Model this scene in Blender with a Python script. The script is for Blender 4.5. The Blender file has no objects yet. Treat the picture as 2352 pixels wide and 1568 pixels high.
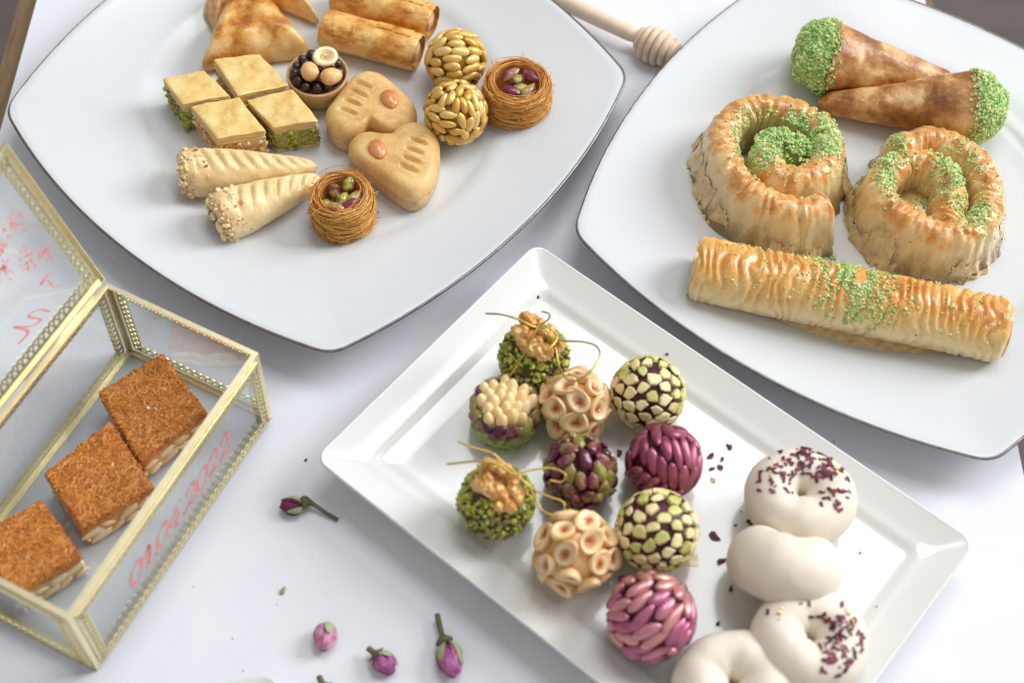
import bpy, math, random
import numpy as np
from math import pi, sin, cos, radians, sqrt, atan2, hypot, exp, floor
from mathutils import Vector, Matrix, noise
from mathutils.bvhtree import BVHTree
S = bpy.context.scene
C = S.collection
CM = 0.01                                   # all lengths below are centimetres, written to the meshes in metres

# ---------------------------------------------------------------- camera, world, lamps, exposure
PITCH, ROLL, FPX, CAMH = 1.00004669, 0.04478249, 3495.85, 60.0
_F = Vector((0, cos(PITCH), -sin(PITCH))); _R = Vector((1, 0, 0)); _U = _R.cross(_F)
CX = cos(ROLL)*_R + sin(ROLL)*_U
CY = -sin(ROLL)*_R + cos(ROLL)*_U
cam_d = bpy.data.cameras.new('camera'); cam = bpy.data.objects.new('camera', cam_d); C.objects.link(cam)
cam.matrix_world = Matrix(((CX.x, CY.x, -_F.x, 0), (CX.y, CY.y, -_F.y, 0), (CX.z, CY.z, -_F.z, CAMH*CM), (0, 0, 0, 1)))
cam_d.sensor_width = 36; cam_d.lens = FPX/2352*36
cam_d.clip_start = 0.02; cam_d.clip_end = 50
cam_d.dof.use_dof = True; cam_d.dof.focus_distance = 0.722; cam_d.dof.aperture_fstop = 6.3; cam_d.dof.aperture_blades = 8
S.camera = cam

def at(px, py, z=0.0):
    """the place (cm) at height z on the line of sight through a point of the picture (2352 px wide)"""
    d = _F + CX*((px-1176)/FPX) - CY*((py-784)/FPX)
    t = (z-CAMH)/d.z
    return Vector((d.x*t, d.y*t, z))

W = bpy.data.worlds.new('World'); S.world = W; W.use_nodes = True
nt = W.node_tree; bg = nt.nodes['Background']
g1 = nt.nodes.new('ShaderNodeTexCoord'); g2 = nt.nodes.new('ShaderNodeSeparateXYZ'); g3 = nt.nodes.new('ShaderNodeMapRange'); g4 = nt.nodes.new('ShaderNodeMix'); g4.data_type = 'RGBA'
g3.inputs[1].default_value = -1; g3.inputs[2].default_value = 1
nt.links.new(g1.outputs['Generated'], g2.inputs[0]); nt.links.new(g2.outputs['X'], g3.inputs[0]); nt.links.new(g3.outputs[0], g4.inputs['Factor'])
g4.inputs['A'].default_value = (0.455, 0.44, 0.42, 1); g4.inputs['B'].default_value = (0.72, 0.715, 0.715, 1)
nt.links.new(g4.outputs['Result'], bg.inputs['Color']); bg.inputs['Strength'].default_value = 0.72

def area(name, loc, target, sx, sy, power, col):
    l = bpy.data.lights.new(name, 'AREA'); l.shape = 'RECTANGLE'; l.size = sx*CM; l.size_y = sy*CM; l.energy = power; l.color = col
    o = bpy.data.objects.new(name, l); C.objects.link(o)
    o.location = Vector(loc)*CM; o.rotation_euler = (Vector(target)-Vector(loc)).to_track_quat('-Z', 'Y').to_euler()
    return o
area('window_light', (370, 190, 250), (0, 38, 0), 195, 245, 186.0, (0.95, 0.97, 1.0))
area('overhead_fill_light', (35, 110, 210), (0, 38, 0), 110, 80, 17.0, (0.94, 0.97, 1.0))  # added overhead fill lamp, placed high to stay out of the plates' mirror direction
S.view_settings.view_transform = 'Standard'; S.view_settings.look = 'None'; S.view_settings.exposure = 0.16; S.view_settings.gamma = 1.0
S.render.engine = 'CYCLES'
S.cycles.use_denoising = True
S.cycles.max_bounces = 8; S.cycles.transparent_max_bounces = 24; S.cycles.caustics_reflective = False; S.cycles.caustics_refractive = False

# ---------------------------------------------------------------- materials
def lin(c):
    return tuple((v/255/12.92 if v/255 <= 0.04045 else ((v/255+0.055)/1.055)**2.4) for v in c)+(1,)
MATS = {}
def mat(name, cols, rough=0.5, metal=0.0, scale=1.5, detail=4, rand=None, ramp_pos=None, bump=None, sss=0.0, coat=0.0, zr=None, stretch=None,
        noise_amt=1.0, spec=0.5, dist=0.0, contrast=1.8, bump2=None, sssr=0.25, axis='Z', fine=0.35, finescale=9.0):
    """cols: list of sRGB 0-255 stops over a mix of noise, per-piece random and a height gradient (zr = z0, z1 in cm).
    scale: features per cm"""
    if name in MATS: return MATS[name]
    m = bpy.data.materials.new(name); m.use_nodes = True; MATS[name] = m
    t = m.node_tree; N = t.nodes; L = t.links; b = N['Principled BSDF']
    tc = N.new('ShaderNodeTexCoord'); mp = N.new('ShaderNodeMapping'); L.new(tc.outputs['Object'], mp.inputs[0])
    mp.inputs['Scale'].default_value = tuple(100*v for v in (stretch or (1, 1, 1)))
    src = mp.outputs[0]
    if rand:
        ri = (N.new('ShaderNodeNewGeometry').outputs['Random Per Island'] if rand == 'island' else N.new('ShaderNodeObjectInfo').outputs['Random'])
        vm = N.new('ShaderNodeVectorMath'); vm.operation = 'ADD'; cb = N.new('ShaderNodeCombineXYZ')
        mu = N.new('ShaderNodeMath'); mu.operation = 'MULTIPLY'; mu.inputs[1].default_value = 37.0
        L.new(ri, mu.inputs[0]); L.new(mu.outputs[0], cb.inputs[0]); L.new(mu.outputs[0], cb.inputs[2]); L.new(mp.outputs[0], vm.inputs[0]); L.new(cb.outputs[0], vm.inputs[1]); src = vm.outputs[0]
    nz = N.new('ShaderNodeTexNoise'); nz.inputs['Scale'].default_value = scale; nz.inputs['Detail'].default_value = detail; nz.inputs['Roughness'].default_value = 0.6
    nz.inputs['Distortion'].default_value = dist
    L.new(src, nz.inputs['Vector'])
    def math(op, a, bb):
        n = N.new('ShaderNodeMath'); n.operation = op
        for i, v in enumerate((a, bb)):
            if isinstance(v, (int, float)): n.inputs[i].default_value = v
            else: L.new(v, n.inputs[i])
        return n.outputs[0]
    f = math('MULTIPLY', math('SUBTRACT', nz.outputs[0], 0.5), contrast*noise_amt)
    if zr:
        sp = N.new('ShaderNodeSeparateXYZ'); L.new(tc.outputs['Object'], sp.inputs[0])
        mr = N.new('ShaderNodeMapRange'); mr.inputs[1].default_value = zr[0]*CM; mr.inputs[2].default_value = zr[1]*CM
        if axis == 'R':
            q = math('SQRT', math('ADD', math('MULTIPLY', sp.outputs['X'], sp.outputs['X']), math('MULTIPLY', sp.outputs['Y'], sp.outputs['Y'])), 0)
            L.new(q, mr.inputs[0])
        else: L.new(sp.outputs[axis], mr.inputs[0])
        f = math('ADD', f, mr.outputs[0])
    elif rand: f = math('ADD', math('MULTIPLY', f, 0.6), ri)
    else: f = math('ADD', f, 0.5)
    if fine:
        nf = N.new('ShaderNodeTexNoise'); nf.inputs['Scale'].default_value = finescale; nf.inputs['Detail'].default_value = 3; L.new(src, nf.inputs['Vector'])
        f = math('ADD', f, math('MULTIPLY', math('SUBTRACT', nf.outputs[0], 0.5), fine))
    cr = N.new('ShaderNodeValToRGB'); L.new(f, cr.inputs[0])
    pos = ramp_pos or [i/max(1, len(cols)-1) for i in range(len(cols))]
    e = cr.color_ramp.elements
    while len(e) < len(cols): e.new(0.5)
    while len(e) > max(2, len(cols)): e.remove(e[-1])
    if len(cols) == 1: cols = cols*2; pos = [0, 1]
    for i, c in enumerate(cols): e[i].position = pos[i]; e[i].color = lin(c)
    L.new(cr.outputs[0], b.inputs['Base Color'])
    b.inputs['Roughness'].default_value = rough; b.inputs['Metallic'].default_value = metal; b.inputs['Specular IOR Level'].default_value = spec
    if sss: b.inputs['Subsurface Weight'].default_value = sss; b.inputs['Subsurface Radius'].default_value = (1.0, 0.72, 0.5); b.inputs['Subsurface Scale'].default_value = sssr*CM
    if coat: b.inputs['Coat Weight'].default_value = coat; b.inputs['Coat Roughness'].default_value = 0.12
    prev = None
    for bp in (bump, bump2):
        if not bp: continue
        n2 = N.new('ShaderNodeTexNoise'); n2.inputs['Scale'].default_value = bp[0]; n2.inputs['Detail'].default_value = 5; L.new(src, n2.inputs['Vector'])
        bn = N.new('ShaderNodeBump'); bn.inputs['Strength'].default_value = bp[1]; bn.inputs['Distance'].default_value = bp[2]*CM
        L.new(n2.outputs[0], bn.inputs['Height'])
        if prev: L.new(prev, bn.inputs['Normal'])
        prev = bn.outputs[0]
    if prev: L.new(prev, b.inputs['Normal'])
    return m

def glass_mat():
    m = bpy.data.materials.new('thin_glass'); m.use_nodes = True; N = m.node_tree.nodes; L = m.node_tree.links
    N.remove(N['Principled BSDF']); tr = N.new('ShaderNodeBsdfTransparent'); gl = N.new('ShaderNodeBsdfGlossy'); mx = N.new('ShaderNodeMixShader'); fr = N.new('ShaderNodeLayerWeight'); fr.inputs[0].default_value = .5
    pw = N.new('ShaderNodeMath'); pw.operation = 'POWER'; pw.inputs[1].default_value = 4.5; L.new(fr.outputs['Facing'], pw.inputs[0]); ad = N.new('ShaderNodeMath'); ad.operation = 'MULTIPLY_ADD'; ad.inputs[1].default_value = .8; ad.inputs[2].default_value = .06; L.new(pw.outputs[0], ad.inputs[0])
    tr.inputs[0].default_value = (0.965, 0.975, 0.972, 1); gl.inputs['Roughness'].default_value = 0.02; 
    L.new(ad.outputs[0], mx.inputs[0]); L.new(tr.outputs[0], mx.inputs[1]); L.new(gl.outputs[0], mx.inputs[2]); L.new(mx.outputs[0], N['Material Output'].inputs[0])
    return m

M = dict(
    film=mat('translucent_film', [(178, 148, 96), (216, 188, 136), (234, 212, 166)], rough=0.22, scale=1.2, bump=(2, .3, .04), coat=.5, sss=.2),
    porcelain=mat('porcelain', [(208, 211, 213), (213, 216, 217)], rough=0.2, scale=0.1, spec=0.4, coat=0.1),
    creamware=mat('glazed_white', [(221, 221, 217), (226, 226, 222)], rough=0.14, scale=0.1, coat=0.4),
    paper=mat('white_board', [(221, 222, 228), (227, 228, 233)], rough=0.62, scale=0.35, bump=(9, 0.25, 0.012)),
    oak=mat('brown_wood_edge', [(84, 66, 48), (128, 100, 70), (104, 82, 58)], rough=0.55, scale=0.6, stretch=(6, .3, 6)),
    floor=mat('dark_floor', [(70, 62, 60), (96, 86, 82), (60, 54, 52)], rough=0.7, scale=0.06, stretch=(1, 3, 1), bump=(2, .3, .1)),
    silver=mat('platinum_rim', [(104, 98, 92), (150, 146, 142)], rough=0.42, metal=1, scale=3),
    brass=mat('pale_brass', [(240, 226, 180), (250, 240, 206)], rough=0.36, metal=1, scale=2, bump=(4, .12, .02)),
    lace=mat('gold_lace', [(222, 208, 150), (246, 236, 192)], rough=0.34, metal=1, scale=6),
    glass=glass_mat(),
    red=mat('red_print', [(208, 116, 114), (224, 146, 142)], rough=0.6, scale=5),
    wood=mat('pale_turned_wood', [(214, 186, 160), (232, 208, 182), (204, 176, 150)], rough=0.6, scale=0.8, stretch=(.4, 5, 5), bump=(6, .2, .02)),
    # pastry
    filo=mat('baked_filo', [(216, 170, 88), (238, 206, 134), (244, 224, 166)], rough=0.32, scale=0.8, bump=(2.4, .8, .07), contrast=2.4, sss=.15, coat=.12),
    filo_edge=mat('filo_edges', [(214, 176, 116), (240, 214, 160)], rough=0.5, scale=1.2, stretch=(1, 1, 14), bump=(4, .6, .04)),
    fill_green=mat('pistachio_paste', [(104, 84, 40), (150, 146, 50), (176, 170, 96), (112, 104, 40)], rough=0.55, scale=3.2, bump=(4, .9, .08), sss=.1),
    fill_nut=mat('cashew_paste', [(170, 108, 60), (216, 168, 112), (236, 204, 158)], rough=0.5, scale=2.6, bump=(4, .9, .08), sss=.1),
    bit_green=mat('pistachio_bits', [(112, 120, 30), (168, 176, 40), (206, 190, 70), (110, 70, 70), (146, 160, 60)], rough=0.4, scale=3, rand='island', coat=.2),
    bit_nut=mat('nut_bits', [(176, 116, 64), (236, 206, 150), (248, 228, 186), (214, 150, 92)], rough=0.45, scale=3, rand='island', coat=.2),
    biscuit=mat('glazed_biscuit', [(190, 138, 70), (222, 182, 116), (232, 200, 140)], rough=0.46, scale=0.7, bump=(6, .5, .04), bump2=(18, .5, .02), sss=.15, coat=.1, fine=.6),
    biscuit_side=mat('biscuit_crumb_side', [(176, 136, 88), (212, 176, 126), (224, 192, 146)], rough=0.6, scale=2, bump=(6, .9, .07)),
    almond=mat('roasted_almond', [(150, 76, 30), (216, 140, 78), (234, 172, 108)], rough=0.26, scale=1.6, coat=.5, sss=.1),
    finger=mat('pale_marzipan', [(210, 174, 112), (232, 204, 150), (242, 222, 176)], rough=0.46, scale=0.9, bump=(7, .5, .04), bump2=(18, .4, .02), sss=.2, coat=.16, fine=.5),
    triangle=mat('fried_filo', [(164, 92, 20), (206, 140, 54), (228, 180, 108), (234, 200, 142)], rough=0.36, scale=0.7, bump=(2.5, .6, .06), bump2=(8, .4, .03), coat=.3, contrast=3.2),
    roll=mat('rolled_filo', [(172, 98, 24), (212, 146, 58), (234, 190, 114), (222, 166, 84)], rough=0.36, scale=0.7, stretch=(1, 1.6, 1.6), bump=(2, .8, .07), bump2=(8, .4, .03), coat=.3, contrast=3.0),
    tart=mat('tart_case', [(172, 124, 74), (212, 170, 118), (224, 190, 142)], rough=0.5, scale=1, bump=(6, .5, .04)),
    choc=mat('dark_chocolate', [(38, 20, 18), (66, 38, 32)], rough=0.28, scale=2, coat=.3),
    choc_cream=mat('chocolate_cream', [(60, 30, 20), (104, 60, 40)], rough=0.45, scale=2, bump=(4, .6, .05)),
    hazel=mat('blanched_hazelnut', [(208, 150, 84), (232, 186, 122), (240, 204, 150)], rough=0.35, scale=1.2, coat=.2, sss=.15),
    hazel_cut=mat('halved_hazelnut', [(128, 66, 24), (186, 112, 58), (222, 166, 108), (243, 220, 178), (226, 188, 132)], rough=0.36, zr=(0.0, .46), axis='R', noise_amt=.2, scale=3, coat=.3, ramp_pos=[0, .28, .5, .74, 1], sss=.06, bump=(5, .3, .03)),
    gold=mat('gold_dusted_seed', [(202, 152, 62), (230, 186, 98), (242, 208, 134)], rough=0.34, metal=.35, scale=2.2, rand='object', bump=(5, .3, .03)),
    gold_core=mat('gold_dark_core', [(168, 122, 44), (190, 146, 62)], rough=0.5, metal=.3, scale=2),
    purple=mat('pink_metallic_seed', [(132, 58, 82), (160, 84, 108), (176, 100, 116)], rough=0.32, metal=.5, scale=1.6, rand='object', bump=(6, .25, .02)),
    purple_b=mat('rose_gold_metallic_seed', [(172, 92, 126), (204, 132, 150), (214, 154, 142)], rough=0.32, metal=.5, scale=1.6, rand='object', bump=(6, .25, .02)),
    purple_core=mat('maroon_core', [(78, 24, 40), (104, 40, 56)], rough=0.5, metal=.2, scale=2),
    pist=mat('pistachio_kernel', [(88, 28, 54), (128, 50, 78), (150, 108, 84), (148, 142, 66), (130, 130, 54), (116, 44, 66), (80, 24, 48)], rough=0.32, scale=1.5, rand='object', noise_amt=1.6, coat=.3, bump=(5, .4, .03)),
    pist_nest=mat('pistachio_in_nest', [(110, 26, 62), (150, 70, 84), (170, 140, 90), (166, 160, 50), (92, 24, 52)], rough=0.28, scale=1.5, rand='object', noise_amt=1.4, coat=.4, bump=(5, .4, .03)),
    slice_g=mat('sliced_pistachio', [(186, 188, 96), (228, 210, 142), (244, 230, 178), (240, 222, 164), (202, 206, 120)], rough=0.5, scale=2, rand='object', noise_amt=.9, bump=(5, .6, .04)),
    slice_rim=mat('dark_maroon_skin', [(58, 16, 30), (92, 26, 48)], rough=0.45, scale=2, bump=(4, .5, .05)),
    pine=mat('pine_nut', [(240, 206, 146), (248, 224, 172)], rough=0.28, scale=1.5, rand='object', sss=.25, coat=.15),
    ground_p=mat('chopped_pistachio', [(112, 120, 34), (160, 168, 54), (202, 192, 88), (138, 156, 48), (124, 76, 74)], rough=0.38, scale=2, rand='island', coat=.3),
    ground_core=mat('pistachio_dark_core', [(60, 62, 24), (92, 84, 44)], rough=0.6, scale=3),
    ground_pale=mat('pale_pistachio_cup', [(120, 136, 66), (166, 180, 104), (186, 196, 126)], rough=0.5, scale=2.5, bump=(4, .8, .07)),
    walnut=mat('gilded_walnut', [(140, 84, 28), (200, 140, 66), (226, 180, 112), (240, 212, 164)], rough=0.36, metal=.3, scale=1.6, bump=(4, .7, .05), bump2=(14, .3, .02), coat=.1),
    cord=mat('gold_cord', [(176, 138, 48), (232, 204, 120)], rough=0.3, metal=.85, scale=14),
    mochi=mat('white_dough', [(224, 212, 194), (233, 224, 208)], rough=0.55, scale=0.5, sss=.3, bump=(3, .3, .05), bump2=(14, .35, .02), sssr=.3),
    petal=mat('dried_rose_petal', [(58, 14, 32), (98, 26, 50), (136, 58, 78), (80, 20, 38)], rough=0.6, scale=4, rand='island'),
    petal_obj=mat('loose_rose_petal', [(58, 14, 32), (112, 26, 56), (74, 16, 36)], rough=0.6, scale=4, rand='object'),
    leaf_gold=mat('gold_leaf', [(210, 160, 60), (250, 220, 140)], rough=0.3, metal=.7, scale=5),
    brown_cone=mat('fried_cone', [(120, 70, 24), (158, 102, 44), (194, 142, 84), (222, 184, 130)], rough=0.46, scale=0.6, bump=(2.4, .8, .08), coat=.16, contrast=2.6, noise_amt=1.0, ramp_pos=[.1, .42, .68, .95], bump2=(9, .3, .03)),
    crumb_g=mat('green_crumb', [(96, 180, 96), (158, 204, 108), (192, 216, 132), (216, 224, 156), (226, 226, 172), (180, 210, 118)], rough=0.6, scale=3, rand='island', sss=.1),
    crumb_under=mat('green_crumb_bed', [(128, 172, 92), (176, 204, 126)], rough=0.7, scale=4, bump=(6, 1, .1)),
    swirl=mat('coiled_filo', [(140, 114, 70), (186, 158, 108), (220, 196, 148), (236, 208, 156), (226, 172, 100), (208, 142, 70)], rough=0.28, zr=(0, 3.0), noise_amt=.55, scale=0.9, stretch=(1.5, 1.5, .55), bump=(2.6, .45, .06), bump2=(9, .35, .03), coat=.4, sss=.15, ramp_pos=[.02, .26, .5, .74, .9, 1.03]),
    longroll=mat('pleated_filo', [(186, 152, 104), (218, 192, 144), (238, 214, 162), (232, 184, 108), (212, 142, 64)], rough=0.3, zr=(0, 3.0), noise_amt=.35, scale=0.5, bump=(3, .5, .05), bump2=(9, .35, .03), coat=.35, sss=.15, ramp_pos=[0, .28, .52, .8, 1]),
    syrup=mat('syrup_flakes', [(188, 150, 82), (220, 190, 130), (232, 212, 168)], rough=0.2, scale=1.6, bump=(3, .8, .08), coat=.6),
    shred=mat('golden_shreds', [(206, 132, 50), (232, 166, 78), (244, 200, 118)], rough=0.42, scale=.6, rand='island'),
    shred_core=mat('nest_core', [(176, 108, 44), (206, 140, 66)], rough=0.6, scale=1),
    kunafa=mat('toasted_shreds', [(164, 86, 18), (206, 122, 34), (230, 152, 58), (242, 184, 100)], rough=0.28, scale=.6, rand='island', coat=.2),
    kunafa_body=mat('caramel_body', [(196, 100, 20), (228, 142, 50), (242, 182, 104)], rough=0.36, scale=1.3, bump=(4, .8, .08), coat=.3),
    kunafa_dark=mat('nougat_body', [(96, 56, 46), (176, 130, 84), (214, 188, 150), (120, 100, 70)], rough=0.45, scale=1.6, bump=(4, .8, .08), coat=.2),
    cashew=mat('cashew_piece', [(232, 190, 132), (248, 222, 176)], rough=0.35, scale=1.2, rand='object', coat=.25, sss=.15),
    rose=mat('dried_rosebud', [(92, 22, 70), (146, 60, 122), (190, 118, 166), (128, 44, 100)], rough=0.6, scale=1.6, stretch=(3, 3, .8), bump=(5, .5, .05)),
    rose_pale=mat('pale_dried_rosebud', [(130, 44, 92), (190, 110, 152), (226, 176, 190), (170, 84, 130)], rough=0.6, scale=1.4, stretch=(3, 3, .8), bump=(5, .5, .05)),
    rose_dark=mat('deep_dried_rosebud', [(66, 14, 48), (112, 34, 82), (84, 20, 60)], rough=0.6, scale=1.6, stretch=(3, 3, .8), bump=(5, .5, .05)),
    sepal=mat('sepal_green', [(104, 112, 70), (158, 168, 124), (182, 186, 146)], rough=0.65, scale=1.4, bump=(6, .4, .03)),
    stem=mat('stem_olive', [(74, 66, 42), (112, 102, 66)], rough=0.6, scale=1.5, bump=(5, .4, .03)),
)

# ---------------------------------------------------------------- mesh helpers
def mkmesh(name, V, F, m, smooth=True):
    me = bpy.data.meshes.new(name)
    me.from_pydata([(v[0]*CM, v[1]*CM, v[2]*CM) for v in V], [], F)
    for mm in (m if isinstance(m, (list, tuple)) else [m]): me.materials.append(mm)
    if smooth: me.polygons.foreach_set('use_smooth', [True]*len(me.polygons))
    me.update(); return me
def put(name, me, parent=None, loc=None, mtx=None):
    o = bpy.data.objects.new(name, me); C.objects.link(o)
    if parent is not None: o.parent = parent
    if mtx is not None:
        mtx = mtx.copy(); mtx.translation = mtx.translation*CM; o.matrix_local = mtx
    elif loc is not None: o.location = Vector(loc)*CM
    return o
def part(name, V, F, m, parent=None, smooth=True, kind=None, label=None):
    o = put(name, mkmesh(name, V, F, m, smooth), parent)
    if kind: o['kind'] = kind
    if label: o['label'] = label
    return o
def tag(o, label=None, cat=None, group=None, kind=None):
    if label: o['label'] = label
    if cat: o['category'] = cat
    if group: o['group'] = group
    if kind: o['kind'] = kind
    return o
def thing(name, label, cat, loc, rz=0.0, group=None, rot=None):
    o = bpy.data.objects.new(name, None); C.objects.link(o); o.empty_display_size = .01
    o.location = Vector(loc)*CM; o.rotation_euler = rot or (0, 0, rz)
    return tag(o, label, cat, group)
class Acc:
    def __init__(s): s.V = []; s.F = []
    def add(s, VF, mtx=None):
        V, F = VF; n = len(s.V)
        s.V += [tuple(mtx @ Vector(v)) for v in V] if mtx is not None else [tuple(v) for v in V]
        s.F += [tuple(i+n for i in f) for f in F]
def grid(nu, nv, fn, cu=False, cv=False):
    """nu x nv points fn(u, v), u and v in 0..1; cu/cv: closed in that direction"""
    V = [fn(i/(nu if cu else nu-1), j/(nv if cv else nv-1)) for i in range(nu) for j in range(nv)]
    F = []
    for i in range(nu if cu else nu-1):
        for j in range(nv if cv else nv-1):
            a = i*nv+j; b = ((i+1) % nu)*nv+j; c = ((i+1) % nu)*nv+(j+1) % nv; d = i*nv+(j+1) % nv
            F.append((a, b, c, d))
    return V, F
def loft(rings, capa=True, capb=True):
    n = len(rings[0]); V = [tuple(p) for r in rings for p in r]; F = []
    for i in range(len(rings)-1):
        for j in range(n):
            k = (j+1) % n
            F.append((i*n+j, i*n+k, (i+1)*n+k, (i+1)*n+j))
    for flag, base, rev in ((capa, 0, True), (capb, (len(rings)-1)*n, False)):
        if flag:
            c = tuple(sum(V[base+j][a] for j in range(n))/n for a in range(3)); V.append(c); ci = len(V)-1
            for j in range(n):
                k = (j+1) % n
                F.append((base+k, base+j, ci) if rev else (base+j, base+k, ci))
    return V, F
def sph(nu, nv, fn=lambda d: 1.0):
    """unit sphere with radius function fn(direction) -> float or Vector"""
    V = []; F = []
    def P(d):
        r = fn(d); return tuple(d*r) if isinstance(r, float) or isinstance(r, int) else tuple(r)
    V.append(P(Vector((0, 0, -1))))
    for i in range(1, nv):
        a = -pi/2+pi*i/nv
        for j in range(nu):
            b = 2*pi*j/nu; V.append(P(Vector((cos(a)*cos(b), cos(a)*sin(b), sin(a)))))
    V.append(P(Vector((0, 0, 1)))); t = len(V)-1
    for j in range(nu):
        k = (j+1) % nu; F.append((0, 1+k, 1+j)); F.append((t, 1+(nv-2)*nu+j, 1+(nv-2)*nu+k))
    for i in range(nv-2):
        for j in range(nu):
            k = (j+1) % nu; a = 1+i*nu; F.append((a+j, a+k, a+nu+k, a+nu+j))
    return V, F
def tube(path, r, n=6, caps=True):
    """r: number or fn(t in 0..1)"""
    P = [Vector(p) for p in path]; rings = []; up = None; m = len(P)
    for i, p in enumerate(P):
        t = (P[min(i+1, m-1)]-P[max(i-1, 0)])
        if t.length < 1e-9: t = Vector((0, 0, 1))
        t.normalize()
        if up is None: up = Vector((0, 0, 1)) if abs(t.z) < .9 else Vector((1, 0, 0))
        up = up-t*up.dot(t)
        if up.length < 1e-6: up = t.orthogonal()
        up.normalize(); s = t.cross(up)
        rr = r(i/(m-1)) if callable(r) else r
        rings.append([p+up*(rr*cos(2*pi*k/n))+s*(rr*sin(2*pi*k/n)) for k in range(n)])
    return loft(rings, caps, caps)
def box(x0, y0, z0, x1, y1, z1):
    V = [(x0, y0, z0), (x1, y0, z0), (x1, y1, z0), (x0, y1, z0), (x0, y0, z1), (x1, y0, z1), (x1, y1, z1), (x0, y1, z1)]
    return V, [(0, 3, 2, 1), (4, 5, 6, 7), (0, 1, 5, 4), (1, 2, 6, 5), (2, 3, 7, 6), (3, 0, 4, 7)]
def nz(x, y, z, s=1.0): return noise.noise(Vector((x*s, y*s, z*s)))
def nzv(v, s=1.0, o=0.0): return noise.noise(Vector(v)*s+Vector((o, o*1.7, -o)))
def fbm(v, s=1.0, o=0.0): 
    p = Vector(v)*s+Vector((o, -o, o*.7)); return noise.noise(p)+.5*noise.noise(p*2.1)+.25*noise.noise(p*4.3)
ICO_V = [Vector(v).normalized() for v in ((0, 1, 1.618), (0, -1, 1.618), (0, 1, -1.618), (0, -1, -1.618), (1, 1.618, 0), (-1, 1.618, 0), (1, -1.618, 0), (-1, -1.618, 0), (1.618, 0, 1), (-1.618, 0, 1), (1.618, 0, -1), (-1.618, 0, -1))]
ICO_F = []
for i in range(12):
    for j in range(i+1, 12):
        for k in range(j+1, 12):
            a, b, c = ICO_V[i], ICO_V[j], ICO_V[k]
            if all((p-q).length < 1.1 for p, q in ((a, b), (b, c), (a, c))):
                ICO_F.append((i, j, k) if (b-a).cross(c-a).dot(a) > 0 else (i, k, j))
def bits(pts, rng, r0, r1, flat=1.0, jit=.3):
    """many small irregular grains (20 faces each) at (point, normal) pairs"""
    A = Acc()
    for p, n in pts:
        r = r0+(r1-r0)*rng.random()**1.6*(1.0 if rng.random() > .05 else 1.5); q = Matrix.Rotation(rng.uniform(0, 6.28), 3, Vector((rng.gauss(0, 1), rng.gauss(0, 1), rng.gauss(0, 1))).normalized())
        s = Vector((rng.uniform(.7, 1.3), rng.uniform(.7, 1.3), rng.uniform(.55, 1.1)*flat))
        b = len(A.V)
        for v in ICO_V:
            w = Vector((v.x*s.x, v.y*s.y, v.z*s.z))*(r*rng.uniform(1-jit, 1+jit)); w = q @ w
            A.V.append((p[0]+w.x, p[1]+w.y, p[2]+w.z))
        A.F += [(f[0]+b, f[1]+b, f[2]+b) for f in ICO_F]
    return A.V, A.F
def bvh(VF): return BVHTree.FromPolygons([Vector(v) for v in VF[0]], VF[1])
def drop(bv, x, y, top=20.0):
    h = bv.ray_cast(Vector((x, y, top)), Vector((0, 0, -1)))
    return (h[0], h[1]) if h[0] is not None else None
def surf_pts(VF, n, rng, ok=None):
    V, F = VF; T = []
    for f in F:
        for k in range(1, len(f)-1): T.append((f[0], f[k], f[k+1]))
    A = []; acc = 0
    for a, b, c in T:
        acc += (Vector(V[b])-Vector(V[a])).cross(Vector(V[c])-Vector(V[a])).length; A.append(acc)
    out = []; A = np.array(A); tries = 0
    while len(out) < n and tries < n*20:
        tries += 1
        i = int(np.searchsorted(A, rng.uniform(0, acc))); i = min(i, len(T)-1); a, b, c = (Vector(V[q]) for q in T[i])
        u, v = rng.random(), rng.random()
        if u+v > 1: u, v = 1-u, 1-v
        p = a+(b-a)*u+(c-a)*v; nn = (b-a).cross(c-a)
        if nn.length < 1e-9: continue
        nn.normalize()
        if ok is None or ok(p, nn): out.append((p, nn))
    return out
def pack(n, R, L, Wd, seed, patches=9, iters=90, sy=1.0, vertical=False):
    """spread n long pieces (length L, width Wd) over a sphere of radius R: frames (position, normal, long axis)"""
    rs = np.random.RandomState(seed); k = np.arange(n)+.5
    ph = np.arccos(1-2*k/n); th = pi*(1+5**.5)*k
    P = np.stack([np.cos(th)*np.sin(ph), np.sin(th)*np.sin(ph), np.cos(ph)], 1)
    pc = rs.normal(size=(patches, 3)); pc /= np.linalg.norm(pc, axis=1)[:, None]; pd = rs.normal(size=(patches, 3))
    for it in range(iters):
        own = np.argmax(P@pc.T, 1); d = np.tile([0, 0, 1.], (n, 1))+rs.normal(size=(1, 3))*0 if vertical else pd[own]
        a = d-(d*P).sum(1)[:, None]*P; a /= np.linalg.norm(a, axis=1)[:, None]+1e-9; b = np.cross(P, a)
        D = (P[None]-P[:, None])*R
        u = (D*a[:, None]).sum(2); v = (D*b[:, None]).sum(2); dist = np.linalg.norm(D, axis=2)
        q = np.sqrt((u/L)**2+(v/Wd)**2+1e-9); near = (q < 1) & (dist < L*1.2) & (dist > 1e-9)
        push = np.where(near, (1-q)/q, 0)
        step = -(push[:, :, None]*D).sum(1)*.18/R
        P = P+step; P /= np.linalg.norm(P, axis=1)[:, None]
    return [(Vector(P[i])*R, Vector(P[i]), Vector(a[i])) for i in range(n)]
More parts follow.
